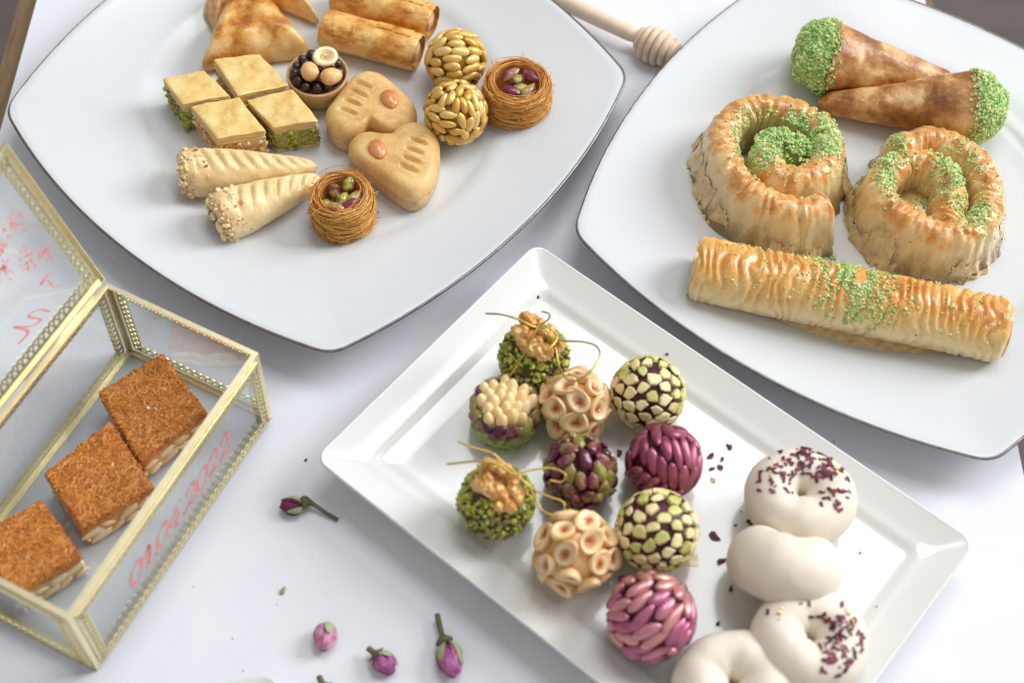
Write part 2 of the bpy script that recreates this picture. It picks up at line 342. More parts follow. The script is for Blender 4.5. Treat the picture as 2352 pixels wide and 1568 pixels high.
def frame(p, n, a, tilt=0.0, s=(1, 1, 1)):
    a = (a-n*a.dot(n)).normalized(); b = n.cross(a)
    if tilt: a, n = (a*cos(tilt)+n*sin(tilt)), (n*cos(tilt)-a*sin(tilt))
    m = Matrix(((a.x*s[0], b.x*s[1], n.x*s[2], p[0]), (a.y*s[0], b.y*s[1], n.y*s[2], p[1]), (a.z*s[0], b.z*s[1], n.z*s[2], p[2]), (0, 0, 0, 1)))
    return m
def seed_shape(L, Wd, T, taper=.35, nu=12, nv=8, bumpy=0.0, sd=0):
    def f(d):
        x = d.x; w = 1-taper*x*.5*(1 if taper else 0)
        v = Vector((x*L/2, d.y*Wd/2*w, d.z*T/2*w))
        if bumpy: v *= 1+bumpy*nzv(d, 1.6, sd)
        return v
    # poles along x
    V, F = sph(nu, nv, lambda d: f(Vector((d.z, d.x, d.y)))); return V, F

def catmull(P, k=10):
    out = []
    for i in range(len(P)-1):
        p0, p1, p2, p3 = P[max(i-1, 0)], P[i], P[i+1], P[min(i+2, len(P)-1)]
        for j in range(k):
            t = j/k; out.append(.5*((2*p1)+(-p0+p2)*t+(2*p0-5*p1+4*p2-p3)*t*t+(-p0+3*p1-3*p2+p3)*t**3))
    out.append(P[-1]); return out

# ---------------------------------------------------------------- setting
part('floor', *box(-150, -60, -72, 150, 260, -70), M['floor'], smooth=False)['kind'] = 'structure'
tt = Acc(); tt.V = [(-27.5, -40, -3.4), (22.9, -40, -3.4), (22.3, 110, -3.4), (-27.7, 110, -3.4), (-27.5, -40, -.42), (22.9, -40, -.42), (22.3, 110, -.42), (-27.7, 110, -.42)]
tt.F = box(0, 0, 0, 1, 1, 1)[1]
part('tabletop', tt.V, tt.F, M['oak'], smooth=False)['kind'] = 'structure'
bx = lambda z: [(-26.15, -38, z), (25.3, -38, z), (23.08, 34, z), (22.0, 61.7, z), (-26.5, 61.7, z)] if z > -1 else None
pb = lambda z: [(-26.1, -38, z), (25.6, -38, z), (21.9, 62.0, z), (-26.55, 76, z), (-26.6, 76, z)]
edge = [(-26.1, -38), (25.9, -38), (23.12, 33.5), (21.93, 62.3), (16, 76), (-26.6, 76)]
part('white_board', *loft([[(x, y, z) for x, y in edge] for z in (-.4, 0)]), M['paper'], smooth=False)['kind'] = 'structure'

# ---------------------------------------------------------------- plates
def squircle_radius(phi, a, Ra, r):
    ai, Ai = a-r, Ra-r; ct = .8*ai
    for _ in range(40): ct = sqrt(max(Ai*Ai-ct*ct, 0))-(Ai-ai)
    ph = atan2(ct, ct+Ai-ai)
    c, s = abs(cos(phi)), abs(sin(phi))
    if s > c: c, s = s, c
    lo, hi = 1.0, 30.0
    for _ in range(46):
        m = (lo+hi)/2; x, y = m*c, m*s
        if atan2(y, x+Ai-ai) <= ph: d = hypot(x+Ai-ai, y)-Ai
        else: d = hypot(x-ct, y-ct)
        if d > r: hi = m
        else: lo = m
    return lo
def plate(name, label, cx, cy, yaw, a, Ra, r):
    o = thing(name, label, 'plate', (cx, cy, 0), yaw, 'silver-rimmed white plates')
    n = 480; ph = [2*pi*i/n for i in range(n)]; O = [squircle_radius(p, a, Ra, r) for p in ph]
    def ring(rc, b, z, sc=1.0): return [((rc*(1-b)+O[i]*b*sc)*cos(ph[i]), (rc*(1-b)+O[i]*b*sc)*sin(ph[i]), z) for i in range(n)]
    rings = [ring(.5, 0, 1.0), ring(4, 0, 1.0), ring(7.5, 0, 1.01), ring(8.2, 0, 1.04), ring(8.6, 0, 1.12), ring(8.85, 0, 1.22), ring(9.1, 0, 1.33), ring(9.45, .02, 1.42)]
    for k in range(1, 13):
        t = k/12; rings.append(ring(9.45+.15*t, .02+.975*t, 1.42+.78*t**1.2))
    rings += [ring(9.6, 1.0, 2.19), ring(9.6, 1, 2.12, .999), ring(9.6, .94, 1.93), ring(9.3, .45, 1.35), ring(9, 0, .85), ring(8.2, 0, .3), ring(7.9, 0, .01), ring(7.4, 0, .01), ring(7.2, 0, .25), ring(1, 0, .25)]
    part('body', *loft(rings), M['porcelain'], o)
    path = [(O[i]*cos(ph[i]), O[i]*sin(ph[i])) for i in range(n)]
    def rb(u, v):
        i = int(round(u*n)) % n; q = 2*pi*v; rr = O[i]+.075*cos(q); return (rr*cos(ph[i]), rr*sin(ph[i]), 2.15+.075*sin(q))
    part('rim_band', *grid(n, 8, rb, True, True), M['silver'], o)
    return o
plate('dinner_plate', 'large white porcelain plate with thin silver rim holding the assorted small pastries', -10.135, 51.44, .919, 13.0, 31.0, 1.52)
plate('dinner_plate', 'large white porcelain plate with thin silver rim under the green-dusted filo pastries', 17.58, 46.93, -.556, 12.7, 31.3, 1.47)

def rrect(x0, y0, x1, y1, rc, n=28):
    P = []
    for cx, cy, a0 in ((x1-rc, y1-rc, 0), (x0+rc, y1-rc, 90), (x0+rc, y0+rc, 180), (x1-rc, y0+rc, 270)):
        k = 9
        for i in range(k): a = radians(a0+90*i/(k-1)); P.append((cx+rc*cos(a), cy+rc*sin(a)))
    out = []
    for i in range(len(P)):
        a, b = P[i], P[(i+1) % len(P)]
        out.append(a)
        if i % 9 == 8:
            for k in range(1, n): out.append((a[0]+(b[0]-a[0])*k/n, a[1]+(b[1]-a[1])*k/n))
    return out
def tray(name, label, loc, yaw, w, l, rim, h=2.2, cat='plate', rc=.75, sag=.0):
    o = thing(name, label, cat, loc, yaw)
    def R(ins, z, r=None): return [(x, y, z-sag*0) for x, y in rrect(-w/2+ins, -l/2+ins, w/2-ins, l/2-ins, r if r else max(.25, rc-ins*.2))]
    f = min(1.5, h-.5)
    rings = [R(min(w, l)/2-.3, f, .1), R(rim+1.2, f, .4), R(rim+.3, f+.0, .42), R(rim+.16, f+.04, .45), R(rim+.04, f+.1, .5), R(rim-.08, f+.17, .52), R(rim-.22, f+.22, .55), R(rim-.4, f+.25, .6)]
    for k in range(1, 9): rings.append(R((rim-.4)*(1-k/8)+.1*k/8, f+.25+(h-f-.3)*(k/8)**1.1))
    rings += [R(.04, h-.02), R(0, h-.1), R(.0, h-.2), R(.06, h-.32), R(.5, h-.75), R(rim*.8, min(.8, h*.4)), R(rim+.2, .25), R(rim+.5, .01), R(rim+.8, .01), R(rim+.9, .2), R(min(w, l)/2-.3, .2, .1)]
    part('body', *loft(rings), M['creamware'], o)
    return o
PX, PY, PYAW, PA, PB = .946, 42.63, -.6545, 14.95, 23.74
e1 = Vector((cos(PYAW), sin(PYAW), 0)); e2 = Vector((-sin(PYAW), cos(PYAW), 0))
pc = Vector((PX, PY, 0))+e1*PB/2-e2*PA/2
tray('serving_plate', 'rectangular glossy white plate with raised flat rim holding nut balls and white rings', pc, PYAW, PB+.16, PA+.16, 1.75, rc=.62)
q = at(640, 1542, 1.2)
tray('small_dish', 'corner of a small white dish cut off by the bottom edge of the photo', (q.x-3.3, q.y-3.55, 0), .22, 8, 5.5, .9, 1.2, 'dish')

# ---------------------------------------------------------------- honey dipper
def dipper():
    a = at(1520, 112, .95); b = at(1275, -5, 1.0); d = Vector((b.x-a.x, b.y-a.y, 0)); L = d.length
    a = a+d.normalized()*-.95; a.z = 0
    o = thing('honey_dipper', 'pale wooden honey dipper with grooved head lying between the two plates', 'honey dipper', (a.x, a.y, .95), atan2(d.y, d.x))
    prof = [(0, 0), (0, .45), (.06, .55)]
    for k in range(5):
        x = .1+k*.4; rr = [.66, .84, .95, .98, .9][k]
        prof += [(x, rr-.06), (x+.04, rr), (x+.26, rr+.02), (x+.3, rr-.04), (x+.31, .5), (x+.39, .5)]
    prof += [(2.1, .72), (2.14, .75), (2.36, .62), (2.42, .3)]
    f = lambda pr: grid(len(pr), 40, lambda u, v: (pr[int(round(u*(len(pr)-1)))][0], pr[int(round(u*(len(pr)-1)))][1]*cos(2*pi*v), pr[int(round(u*(len(pr)-1)))][1]*sin(2*pi*v)), False, True)
    h = part('head', *f(prof), M['wood'], o)
    for p in h.data.polygons: p.use_smooth = True
    pr = [(2.35, .2), (2.5, .36), (3, .42), (5.2, .45), (7.4, .43), (7.5, .36), (7.6, .36), (7.7, .46), (8.1, .46), (8.2, .37), (8.3, .37), (8.4, .44), (12, .36), (14, .32), (14.1, 0)]
    part('handle', *f(pr), M['wood'], o)
dipper()

# ---------------------------------------------------------------- glass and brass box
def glass_box():
    X0, Y0, YAW, w, l, h = -17.676, 37.136, -.43266, 7.736, 13.484, 5.432
    o = thing('glass_box', 'gold-framed glass box with lace trim, open lid and a red date on its side', 'box', (X0, Y0, 0), YAW)
    # local frame: x 0..w, y -l..0, z 0..h
    t = .23; th = .06
    def strip(name, A, B, da, db, par, m=M['brass']):
        """L-profile bar from A to B with wings along da and db"""
        A, B, da, db = map(Vector, (A, B, da, db)); pr = [Vector((0, 0, 0)), da*t, da*t+db*th, da*th+db*th, da*th+db*t, db*t]
        return part(name, *loft([[A+p for p in pr], [B+p for p in pr]]), m, par, smooth=False)
    X, Yv, Z = Vector((1, 0, 0)), Vector((0, 1, 0)), Vector((0, 0, 1))
    c = [Vector((0, 0, 0)), Vector((w, 0, 0)), Vector((w, -l, 0)), Vector((0, -l, 0))]
    inn = [(X, -Yv), (-X, -Yv), (-X, Yv), (X, Yv)]
    for k in range(4):
        a, b = c[k], c[(k+1) % 4]; d = (b-a).normalized(); n = inn[k][1] if k % 2 == 0 else inn[k][0]
        o2 = n*.005*(k % 2)+Z*.005*(k % 2); o3 = n*.005*(k % 2)-Z*.005*(k % 2); strip('frame_bar', a+d*.008+o2, b-d*.008+o2, n, Z, o); strip('frame_bar', a+Z*h+d*.008+o3, b+Z*h-d*.008+o3, n, -Z, o)
        strip('frame_bar', a+Z*.075+(inn[k][0]+inn[k][1])*.009, a+Z*(h-.075)+(inn[k][0]+inn[k][1])*.009, inn[k][0], inn[k][1], o)
    # panes
    g = .03
    def pane(x0, y0, z0, x1, y1, z1, par=o): return part('glass_pane', *box(x0, y0, z0, x1, y1, z1), M['glass'], par, smooth=False)
    pane(.09, -.13, .1, w-.09, -.10, h-.1); pane(.09, -l+.10, .1, w-.09, -l+.13, h-.1)
    pane(.10, -l+.14, .1, .13, -.14, h-.1); pane(w-.13, -l+.14, .1, w-.10, -.14, h-.1)
    pane(.1, -l+.1, .10, w-.1, -.1, .13)
    # lace: rows of overlapping arches in the plane (A + s*d + q*n)
    def lace(A, B, n, nn, par):
        A, B, n, nn = map(Vector, (A, B, n, nn)); d = B-A; L = d.length; d.normalize(); m = max(3, int(round(L/.36))); p = L/m; Q = Acc(); H = .5; wd = .036; tk = .03
        for i in range(m+1):
            cx = i*p
            # one arch spans two pitches
            pts = [(cx+p*.98*cos(a), .05+H*.86*sin(a)) for a in [pi*k/9 for k in range(10)]]
            pts = [(x, y) for x, y in pts if -.02 <= x <= L+.02]
            if len(pts) < 3: continue
            rg = []
            for k, (x, y) in enumerate(pts):
                x2, y2 = pts[min(k+1, len(pts)-1)]; x1, y1 = pts[max(k-1, 0)]; tx, ty = x2-x1, y2-y1; q = hypot(tx, ty) or 1; px, py = -ty/q*wd, tx/q*wd
                rg.append([A+d*(x-px)+n*(y-py)-nn*tk, A+d*(x+px)+n*(y+py)-nn*tk, A+d*(x+px)+n*(y+py)+nn*tk, A+d*(x-px)+n*(y-py)+nn*tk])
            Q.add(loft(rg))
        pr = [n*-.02-nn*.03, n*.1-nn*.03, n*.1+nn*.03, n*-.02+nn*.03]
        Q.add(loft([[A+q2 for q2 in pr], [B+q2 for q2 in pr]]))
        return part('lace_trim', Q.V, Q.F, M['lace'], par, smooth=False)
    e = .3; off = .05
    for k in range(4):
        a, b = c[k], c[(k+1) % 4]; d = (b-a).normalized(); n = inn[k][1] if k % 2 == 0 else inn[k][0]; f = n*(-off)
        lace(a+d*e+Z*e+f, b-d*e+Z*e+f, Z, n, o)
        lace(a+d*e+Z*(h-e)+f, b-d*e+Z*(h-e)+f, -Z, n, o)
        lace(a+d*e+Z*.35+f, a+d*e+Z*(h-.35)+f, d, n, o); lace(b-d*e+Z*.35+f, b-d*e+Z*(h-.35)+f, -d, n, o)
    # lid, hinged on the left long edge
    al = radians(69); u = Vector((-cos(al), 0, sin(al))); nn = Vector((sin(al), 0, cos(al))); lw = 8.0; A0 = Vector((-.22, .0, h+.12))
    lid = put('lid', mkmesh('lid_hinge', *tube([A0+Vector((.1, -.9, -.06)), A0+Vector((.1, -l*.42, -.06))], .1, 8), M['brass']), o)
    P = [A0, A0+u*lw, A0+u*lw-Yv*l, A0-Yv*l]
    for k, (a, b, n) in enumerate(((P[0], P[1], -Yv), (P[1], P[2], -u), (P[2], P[3], Yv), (P[3], P[0], u))):
        dd = (b-a).normalized()*.008; oo = (n+nn)*.005*(k % 2); strip('lid_bar', a+dd+oo, b-dd+oo, n, nn, lid)
    part('lid_pane', *loft([[p+nn*.04 for p in (P[0]+u*.1-Yv*.1, P[1]-u*.1-Yv*.1, P[2]-u*.1+Yv*.1, P[3]+u*.1+Yv*.1)], [p+nn*.07 for p in (P[0]+u*.1-Yv*.1, P[1]-u*.1-Yv*.1, P[2]-u*.1+Yv*.1, P[3]+u*.1+Yv*.1)]]), M['glass'], lid, smooth=False)
    lace(P[0]-Yv*.3+u*e+nn*.12, P[0]-Yv*(l-.3)+u*e+nn*.12, u, nn, lid); lace(P[1]-Yv*.3-u*e+nn*.12, P[1]-Yv*(l-.3)-u*e+nn*.12, -u, nn, lid)
    lace(P[0]+u*.35-Yv*e+nn*.12, P[1]-u*.35-Yv*e+nn*.12, -Yv, nn, lid)
    # red floral print on the lid
    Q = Acc(); rg = random.Random(5)
    def leafp(c0, ang, s):
        pts = [(-1, 0), (-.4, .32), (.3, .34), (1, 0), (.3, -.34), (-.4, -.32)]
        ca, sa = cos(ang), sin(ang); r = []
        for x, y in pts: r.append(c0+u*((x*ca-y*sa)*s)-Yv*((x*sa+y*ca)*s))
        b = len(Q.V); Q.V += [tuple(p+nn*.075) for p in r]; Q.F.append(tuple(b+i for i in range(6)))
    for (fu, fy, n, sp) in ((5.2, 1.8, 26, .55), (4.0, 1.0, 0, 0), (3.6, 2.1, 30, .6), (5.0, 3.0, 26, .6), (4.2, 3.4, 24, .6), (3.2, 1.3, 22, .45), (5.9, 2.6, 18, .5)):
        for k in range(n):
            a = rg.uniform(0, 6.28); rr = rg.uniform(.1, 1)*sp
            leafp(A0+u*(fu+rr*cos(a))-Yv*(fy+rr*sin(a)), a+rg.uniform(-.4, .4), rg.uniform(.06, .14))
    # script strokes below the flowers
    def pen(pts, org, ex, ey, nrm, acc, sc=1.0, nib=.6, w0=.02, w1=.075):
        n = 0; P2 = []
        for i in range(len(pts)-1):
            p0 = Vector(pts[max(i-1, 0)]).to_2d() if 0 else pts[max(i-1, 0)]; p1 = pts[i]; p2 = pts[i+1]; p3 = pts[min(i+2, len(pts)-1)]
            for k in range(6):
                t = k/6; q = [.5*((2*p1[a])+(-p0[a]+p2[a])*t+(2*p0[a]-5*p1[a]+4*p2[a]-p3[a])*t*t+(-p0[a]+3*p1[a]-3*p2[a]+p3[a])*t**3) for a in (0, 1)]; P2.append(q)
        P2.append(list(pts[-1])); b = len(acc.V)
        for i, (x, y) in enumerate(P2):
            x2, y2 = P2[min(i+1, len(P2)-1)]; x1, y1 = P2[max(i-1, 0)]; a = atan2(y2-y1, x2-x1); wd = w0+w1*abs(sin(a-nib))**1.5
            for s in (-1, 1):
                xx = (x+s*wd*-sin(a))*sc; yy = (y+s*wd*cos(a))*sc; acc.V.append(tuple(org+ex*xx+ey*yy+nrm))
        for i in range(len(P2)-1): acc.F.append((b+2*i, b+2*i+2, b+2*i+3, b+2*i+1))
    pen([(0, 0), (.3, .5), (.8, .7), (.5, .1), (1.0, .3), (1.5, .9), (1.2, .2), (1.8, .2)], A0+u*1.1-Yv*2.9, -Yv*1.0, u*.9, nn*.075, Q, 1.1)
    pen([(0, .9), (.5, 1.1), (1.1, 1.0), (.6, .9), (.5, .2), (.1, .0)], A0+u*1.6-Yv*1.7, -Yv*.9, u*.9, nn*.075, Q, .8)
    part('lid_print', Q.V, Q.F, M['red'], lid, smooth=False, label='faded red flowers and script printed on the lid')
    # date
    G = {'0': ([[(.36, 1.0), (.1, .75), (.02, .35), (.2, .02), (.45, .1), (.62, .5), (.6, .85), (.36, 1.0)]], .75),
         '1': ([[(.05, .6), (.15, .78), (.28, .84), (.34, 1.0), (.3, .6), (.22, .2), (.1, .0)], [(.34, 1.0), (.42, .7), (.34, .3), (.3, .05), (.4, .02)]], .52),
         '2': ([[(.1, .7), (.2, .93), (.42, 1.0), (.56, .8), (.48, .5), (.2, .2), (.0, .05), (.12, .16), (.35, .06), (.5, .0), (.64, .14)]], .72),
         '4': ([[(.45, 1.0), (.2, .62), (.04, .36), (.3, .34), (.62, .4)], [(.52, .72), (.44, .4), (.34, .0)], [(.2, .02), (.5, .04)]], .7),
         '.': ([[(.1, .02), (.15, .08), (.19, .03), (.13, -.01)]], .3)}
    Q = Acc(); x = 0; sc = 1.25; ox = .5; S0 = Vector((w-.085, -l+3.15, 1.75))
    for ch in '01.04.2022':
        st, adv = G[ch]
        for s in st: pen([(px+x+.18*py, py) for px, py in s], S0, Yv, Z, Vector((0, 0, 0)), Q, sc, .35, .026, .066)
        x += adv*.96
    part('date_print', Q.V, Q.F, M['red'], o, smooth=False, label='red calligraphic date 01.04.2022 on the glass')
glass_box()

# ---------------------------------------------------------------- generic solids from a top polygon
def poly_ring(poly, k=10, rnd=.12):
    out = []; n = len(poly)
    for i in range(n):
        p0, p, p1 = Vector(poly[i-1]), Vector(poly[i]), Vector(poly[(i+1) % n])
        a = p+(p0-p).normalized()*rnd; b = p+(p1-p).normalized()*rnd; c = p+(p1-p)*1.0+(p-p1).normalized()*rnd
        out += [a, (a+b)/2*.5+p*.5, b]
        for j in range(1, k): out.append(b+(c-b)*j/k)
    return [(v.x, v.y) for v in out]
def solid(ring, prof, amp=0.0, fr=2.0, sd=0, wob=0.0, topfn=None, nin=8):
    """loft of scaled copies of ring: prof = [(inset cm, z)...]; closes top and bottom with inner rings"""
    cx = sum(p[0] for p in ring)/len(ring); cy = sum(p[1] for p in ring)/len(ring); mr = sum(hypot(p[0]-cx, p[1]-cy) for p in ring)/len(ring)
    R = []
    for k in range(nin, 0, -1): R.append([(cx+(x-cx)*(1-prof[0][0]/mr)*(1-k/(nin+.3)), cy+(y-cy)*(1-prof[0][0]/mr)*(1-k/(nin+.3)), prof[0][1]) for x, y in ring])
    for ins, z in prof: R.append([(cx+(x-cx)*(1-ins/mr), cy+(y-cy)*(1-ins/mr), z) for x, y in ring])
    for k in range(1, nin+1): R.append([(cx+(x-cx)*(1-prof[-1][0]/mr)*(1-k/(nin+.3)), cy+(y-cy)*(1-prof[-1][0]/mr)*(1-k/(nin+.3)), prof[-1][1]) for x, y in ring])
    V, F = loft(R); out = []
    for v in V:
        v = Vector(v); d = Vector((v.x-cx, v.y-cy, 0)); d = d.normalized() if d.length > 1e-6 else Vector((0, 0, 1))
        if amp: a = amp*fbm(v, fr, sd); v = v+d*a+Vector((0, 0, a*.5 if v.z > prof[0][1]+.01 else 0))
        if topfn: v = topfn(v)
        out.append(tuple(v))
    return out, F

# ---------------------------------------------------------------- left plate: baklava diamonds
ZL = 1.02
def baklava(corners, label, green, sd):
    rg = random.Random(sd); top = ZL+2.05; P = [at(x, y, top) for x, y in corners]; c = sum(P, Vector())/4; P = [p-c for p in P]
    P = [(p.x, p.y) for p in P]
    o = thing('baklava_diamond', label, 'baklava', (c.x, c.y, ZL), 0, 'baklava diamonds on the left plate')
    ring = poly_ring(P, 9, .07)
    sh = [(x*.975, y*.975) for x, y in ring]
    b = solid(sh, [(.08, 0), (0, .05), (0, .3), (0, .6), (0, .9), (0, 1.2), (.0, 1.42)], .07, 1.8, sd)
    part('filling', *b, M['fill_green' if green else 'fill_nut'], o)
    pts = surf_pts(b, 210, rg, lambda p, n: abs(n.z) < .5 and .08 < p.z < 1.38)
    part('nut_pieces', *bits([(p-n*.02, n) for p, n in pts], rg, .06, .16), M['bit_green' if green else 'bit_nut'], o, kind='stuff', smooth=False)
    z = 1.38
    for k in range(6):
        t = .085+.02*(k == 5); g = rg.uniform(-.03, .035); dx, dy = rg.uniform(-.03, .03), rg.uniform(-.03, .03)
        rr = [(x*(1+g*.5)+dx, y*(1+g*.5)+dy) for x, y in ring]
        s = solid(rr, [(.03, z), (0, z+.02), (0, z+t-.02), (.03, z+t)], .03, 1.6, sd+k, topfn=(lambda v: Vector((v.x, v.y, v.z+.07*fbm((v.x, v.y, sd), 1.1)*(.3+.9*(z > 1.7))-.05*max(0, hypot(v.x, v.y)-.8)))))
        part('filo_sheet', *s, M['filo'] if k > 3 else M['filo_edge'], o); z += t+.012
    f = solid([(x*.99, y*.99) for x, y in ring], [(.05, -.01), (0, .03), (0, .12), (.03, .14)], .02, 2, sd+9)
    part('bottom_filo', *f, M['filo_edge'], o)
baklava([(371, 175.6), (467, 158), (527, 215), (418, 237)], 'leftmost baklava diamond, with green pistachio filling, at the far left of the four', True, 1)
baklava([(487.6, 131), (595, 122), (662, 192), (544, 218)], 'baklava diamond at the back of the four, just below the big golden triangle', False, 2)
baklava([(435, 238), (546.5, 220.5), (608, 296), (498, 315)], 'pale cashew-filled baklava diamond lying just above the two ridged finger pastries', False, 3)
baklava([(565.7, 225.6), (671, 201), (730, 272), (627, 288)], 'pistachio-filled baklava diamond beside the heart biscuit, bright green cut face in front', True, 4)

# ---------------------------------------------------------------- finger pastries
def finger(fat, tip, rad, label, sd, slant):
    A = at(*fat, ZL+1.15); B = at(*tip, ZL+.45); d = Vector((B.x-A.x, B.y-A.y, 0)); L = d.length
    o = thing('finger_pastry', label, 'pastry', (A.x, A.y, ZL), atan2(d.y, d.x), 'ridged finger pastries')
    rg = random.Random(sd)
    def f(u, v):
        x = -.35+(L+.35)*u; a = 2*pi*v
        t = u
        if t < .12: r = rad*(.55+.45*sqrt(max(0, 1-((.12-t)/.12)**2)))
        else: r = rad*(1-.72*((t-.12)/.88)**1.5)
        if t > .93: r *= sqrt(max(.0, 1-((t-.93)/.07)**2))*.85+.15
        y = r*sin(a); z = r*cos(a)
        top = max(0, cos(a)); band = exp(-(((a if a < pi else a-2*pi)-slant*.12)/.62)**4)
        aa = a if a < pi else a-2*pi
        g = (x*1.0+slant*aa*.5)/.66
        fr = g-floor(g)
        if .1 < t < .93 and (.5 < x < L*.95): 
            k = exp(-((fr-.5)/.17)**2)*band*(.15+.05*nz(x, a, sd))*min(1, (1-t)*4+.3)
            y -= k*sin(a); z -= k*cos(a)-.0
            k2 = exp(-((fr-.0)/.16)**2)+exp(-((fr-1)/.16)**2); z += .04*k2*band
        n = .035*fbm((x, y*1.2, z), 1.3, sd)+.012*fbm((x, y, z), 5, sd)
        y += n*sin(a); z += n*cos(a)
        c = rad*(1-.55*t)   # centre height
        z = max(z+c*.93, .0+.0*n)
        return (x, y, z)
    VF = grid(110, 64, f, False, True); n = len(VF[0]); VF[1].append(tuple(range(63, -1, -1))); VF[1].append(tuple(range(n-64, n)))
    part('dough', *VF, M['finger'], o)
    end = surf_pts(VF, 230, rg, lambda p, nn: (p.x < .3 and nn.x < -.2) or (p.x < 1.1 and nn.z > 0 and rg.random() < .2))
    part('nut_crumb', *bits(end, rg, .05, .17, .6), M['bit_nut'], o, kind='stuff', smooth=False)
    e2_ = surf_pts(VF, 40, rg, lambda p, nn: p.x < .3 and nn.x < -.1)
    part('pistachio_crumb', *bits(e2_, rg, .05, .1, .6), M['bit_green'], o, kind='stuff', smooth=False)
    return o, VF, rg
finger((430, 396), (728, 385), 1.2, 'ridged pale finger pastry at the back, crumb-coated blunt end pointing left below the baklava', 11, .9)
o, VF, rg = finger((510, 498), (738, 412), 1.24, 'ridged pale finger pastry in front, its nut-filled open end facing lower left', 12, -.9)
for k, (yy, zz, s) in enumerate(((-.5, 1.2, 1), (-.75, .75, .8), (.1, 1.35, .7))):
    V, F = seed_shape(.62*s, .42*s, .1, .3)
    put('almond_flake', mkmesh('almond_flake', V, F, M['bit_nut']), o, mtx=frame((-.4, yy, zz), Vector((-.8, -.3, .5)).normalized(), Vector((0, 1, .7))))

# ---------------------------------------------------------------- heart biscuits
def reg(x, y): return ((x/1.96+560)*.57422, y/1.96*.57422)
def heart(outline, label, alm, gr, sd, top=1.7):
    Q = [at(*reg(x, y), ZL+1.3) for x, y in outline]; P = sum(Q, Vector())/len(Q); o = thing('heart_biscuit', label, 'biscuit', (P.x, P.y, ZL), 0, 'heart-shaped biscuits')
    Q = [q-P for q in Q]; Q.append(Q[0]); pts = catmull(Q, 7)[:-1]; m = len(pts)
    for _ in range(3): pts = [(pts[i-1]+pts[i]*2+pts[(i+1) % m])/4 for i in range(m)]
    ring = [(p.x*1.01, p.y*1.01) for p in pts]
    if sum(ring[i-1][0]*ring[i][1]-ring[i][0]*ring[i-1][1] for i in range(m)) < 0: ring = ring[::-1]
    gpos = []
    for (gx, gy) in gr['c']:
        q = at(*reg(gx, gy), ZL+top)-P; gpos.append((q.x, q.y))
    q1 = at(*reg(*gr['d'][0]), ZL+top)-at(*reg(*gr['d'][1]), ZL+top); ga = atan2(q1.y, q1.x); cg, sg = cos(ga), sin(ga)
    al = at(*reg(*alm), ZL+top)-P
    def topf(v):
        if v.z > 1.0:
            for gx, gy in gpos:
                x = (v.x-gx)*cg+(v.y-gy)*sg; y = -(v.x-gx)*sg+(v.y-gy)*cg
                k = exp(-(y/.07)**2)*max(0, 1-(abs(x)/.52)**4) if abs(x) < .52 else 0
                v = v-Vector((0, 0, .2*k)); k2 = exp(-((abs(y)-.2)/.09)**2)*(max(0, 1-(abs(x)/.52)**2) if abs(x) < .52 else 0); v = v+Vector((0, 0, .07*k2))
            dd = hypot(v.x-al.x, v.y-al.y); v = v-Vector((0, 0, .09*exp(-(dd/.42)**2)))
        return v
    lo = solid(ring, [(.14, 0), (.03, .08), (-.01, .3), (-.01, .62), (.05, .84), (.1, .9)], .045, 3, sd, nin=6)
    part('base', *lo, M['biscuit_side'], o)
    hi = solid(ring, [(.12, .84), (.02, .9), (-.02, 1.02), (-.02, 1.18), (.03, 1.34), (.11, 1.48), (.24, 1.6), (.42, 1.67), (.6, top)], .018, 1.3, sd+3, topfn=topf, nin=16)
    part('top', *hi, M['biscuit'], o)
    V, F = seed_shape(1.22, .84, .52, .4, 22, 16, .05, sd)
    q1 = at(*reg(*gr['a'][0]), ZL+top)-at(*reg(*gr['a'][1]), ZL+top)
    put('almond', mkmesh('almond', V, F, M['almond']), o, mtx=frame((al.x, al.y, top+.03), Vector((0, 0, 1)), Vector((q1.x, q1.y, 0))))
heart([(1790, 562), (1870, 580), (1950, 630), (2050, 715), (2130, 800), (2165, 890), (2130, 975), (2050, 1018), (1960, 1035), (1870, 1010), (1800, 975), (1740, 1030), (1680, 1060), (1600, 1065), (1520, 1030), (1470, 960), (1465, 870), (1520, 790), (1600, 690), (1690, 595)],
      'heart biscuit at the back, its point turned away, almond on its right side', (1960, 785), dict(c=[(1745, 660), (1715, 732), (1665, 803), (1630, 872)], d=[(1800, 690), (1660, 640)], a=[(2000, 860), (1920, 700)]), 21)
heart([(1975, 1062), (2040, 1000), (2130, 970), (2230, 985), (2310, 1055), (2345, 1150), (2335, 1270), (2300, 1390), (2240, 1490), (2150, 1540), (2050, 1510), (1950, 1445), (1850, 1370), (1740, 1290), (1655, 1215), (1640, 1140), (1680, 1080), (1760, 1048), (1870, 1060)],
      'heart biscuit in front with a glossy toasted almond, its point towards the viewer', (1865, 1175), dict(c=[(2180, 1108), (2152, 1180), (2128, 1250), (2105, 1320)], d=[(2250, 1130), (2110, 1082)], a=[(1900, 1265), (1830, 1090)]), 22)

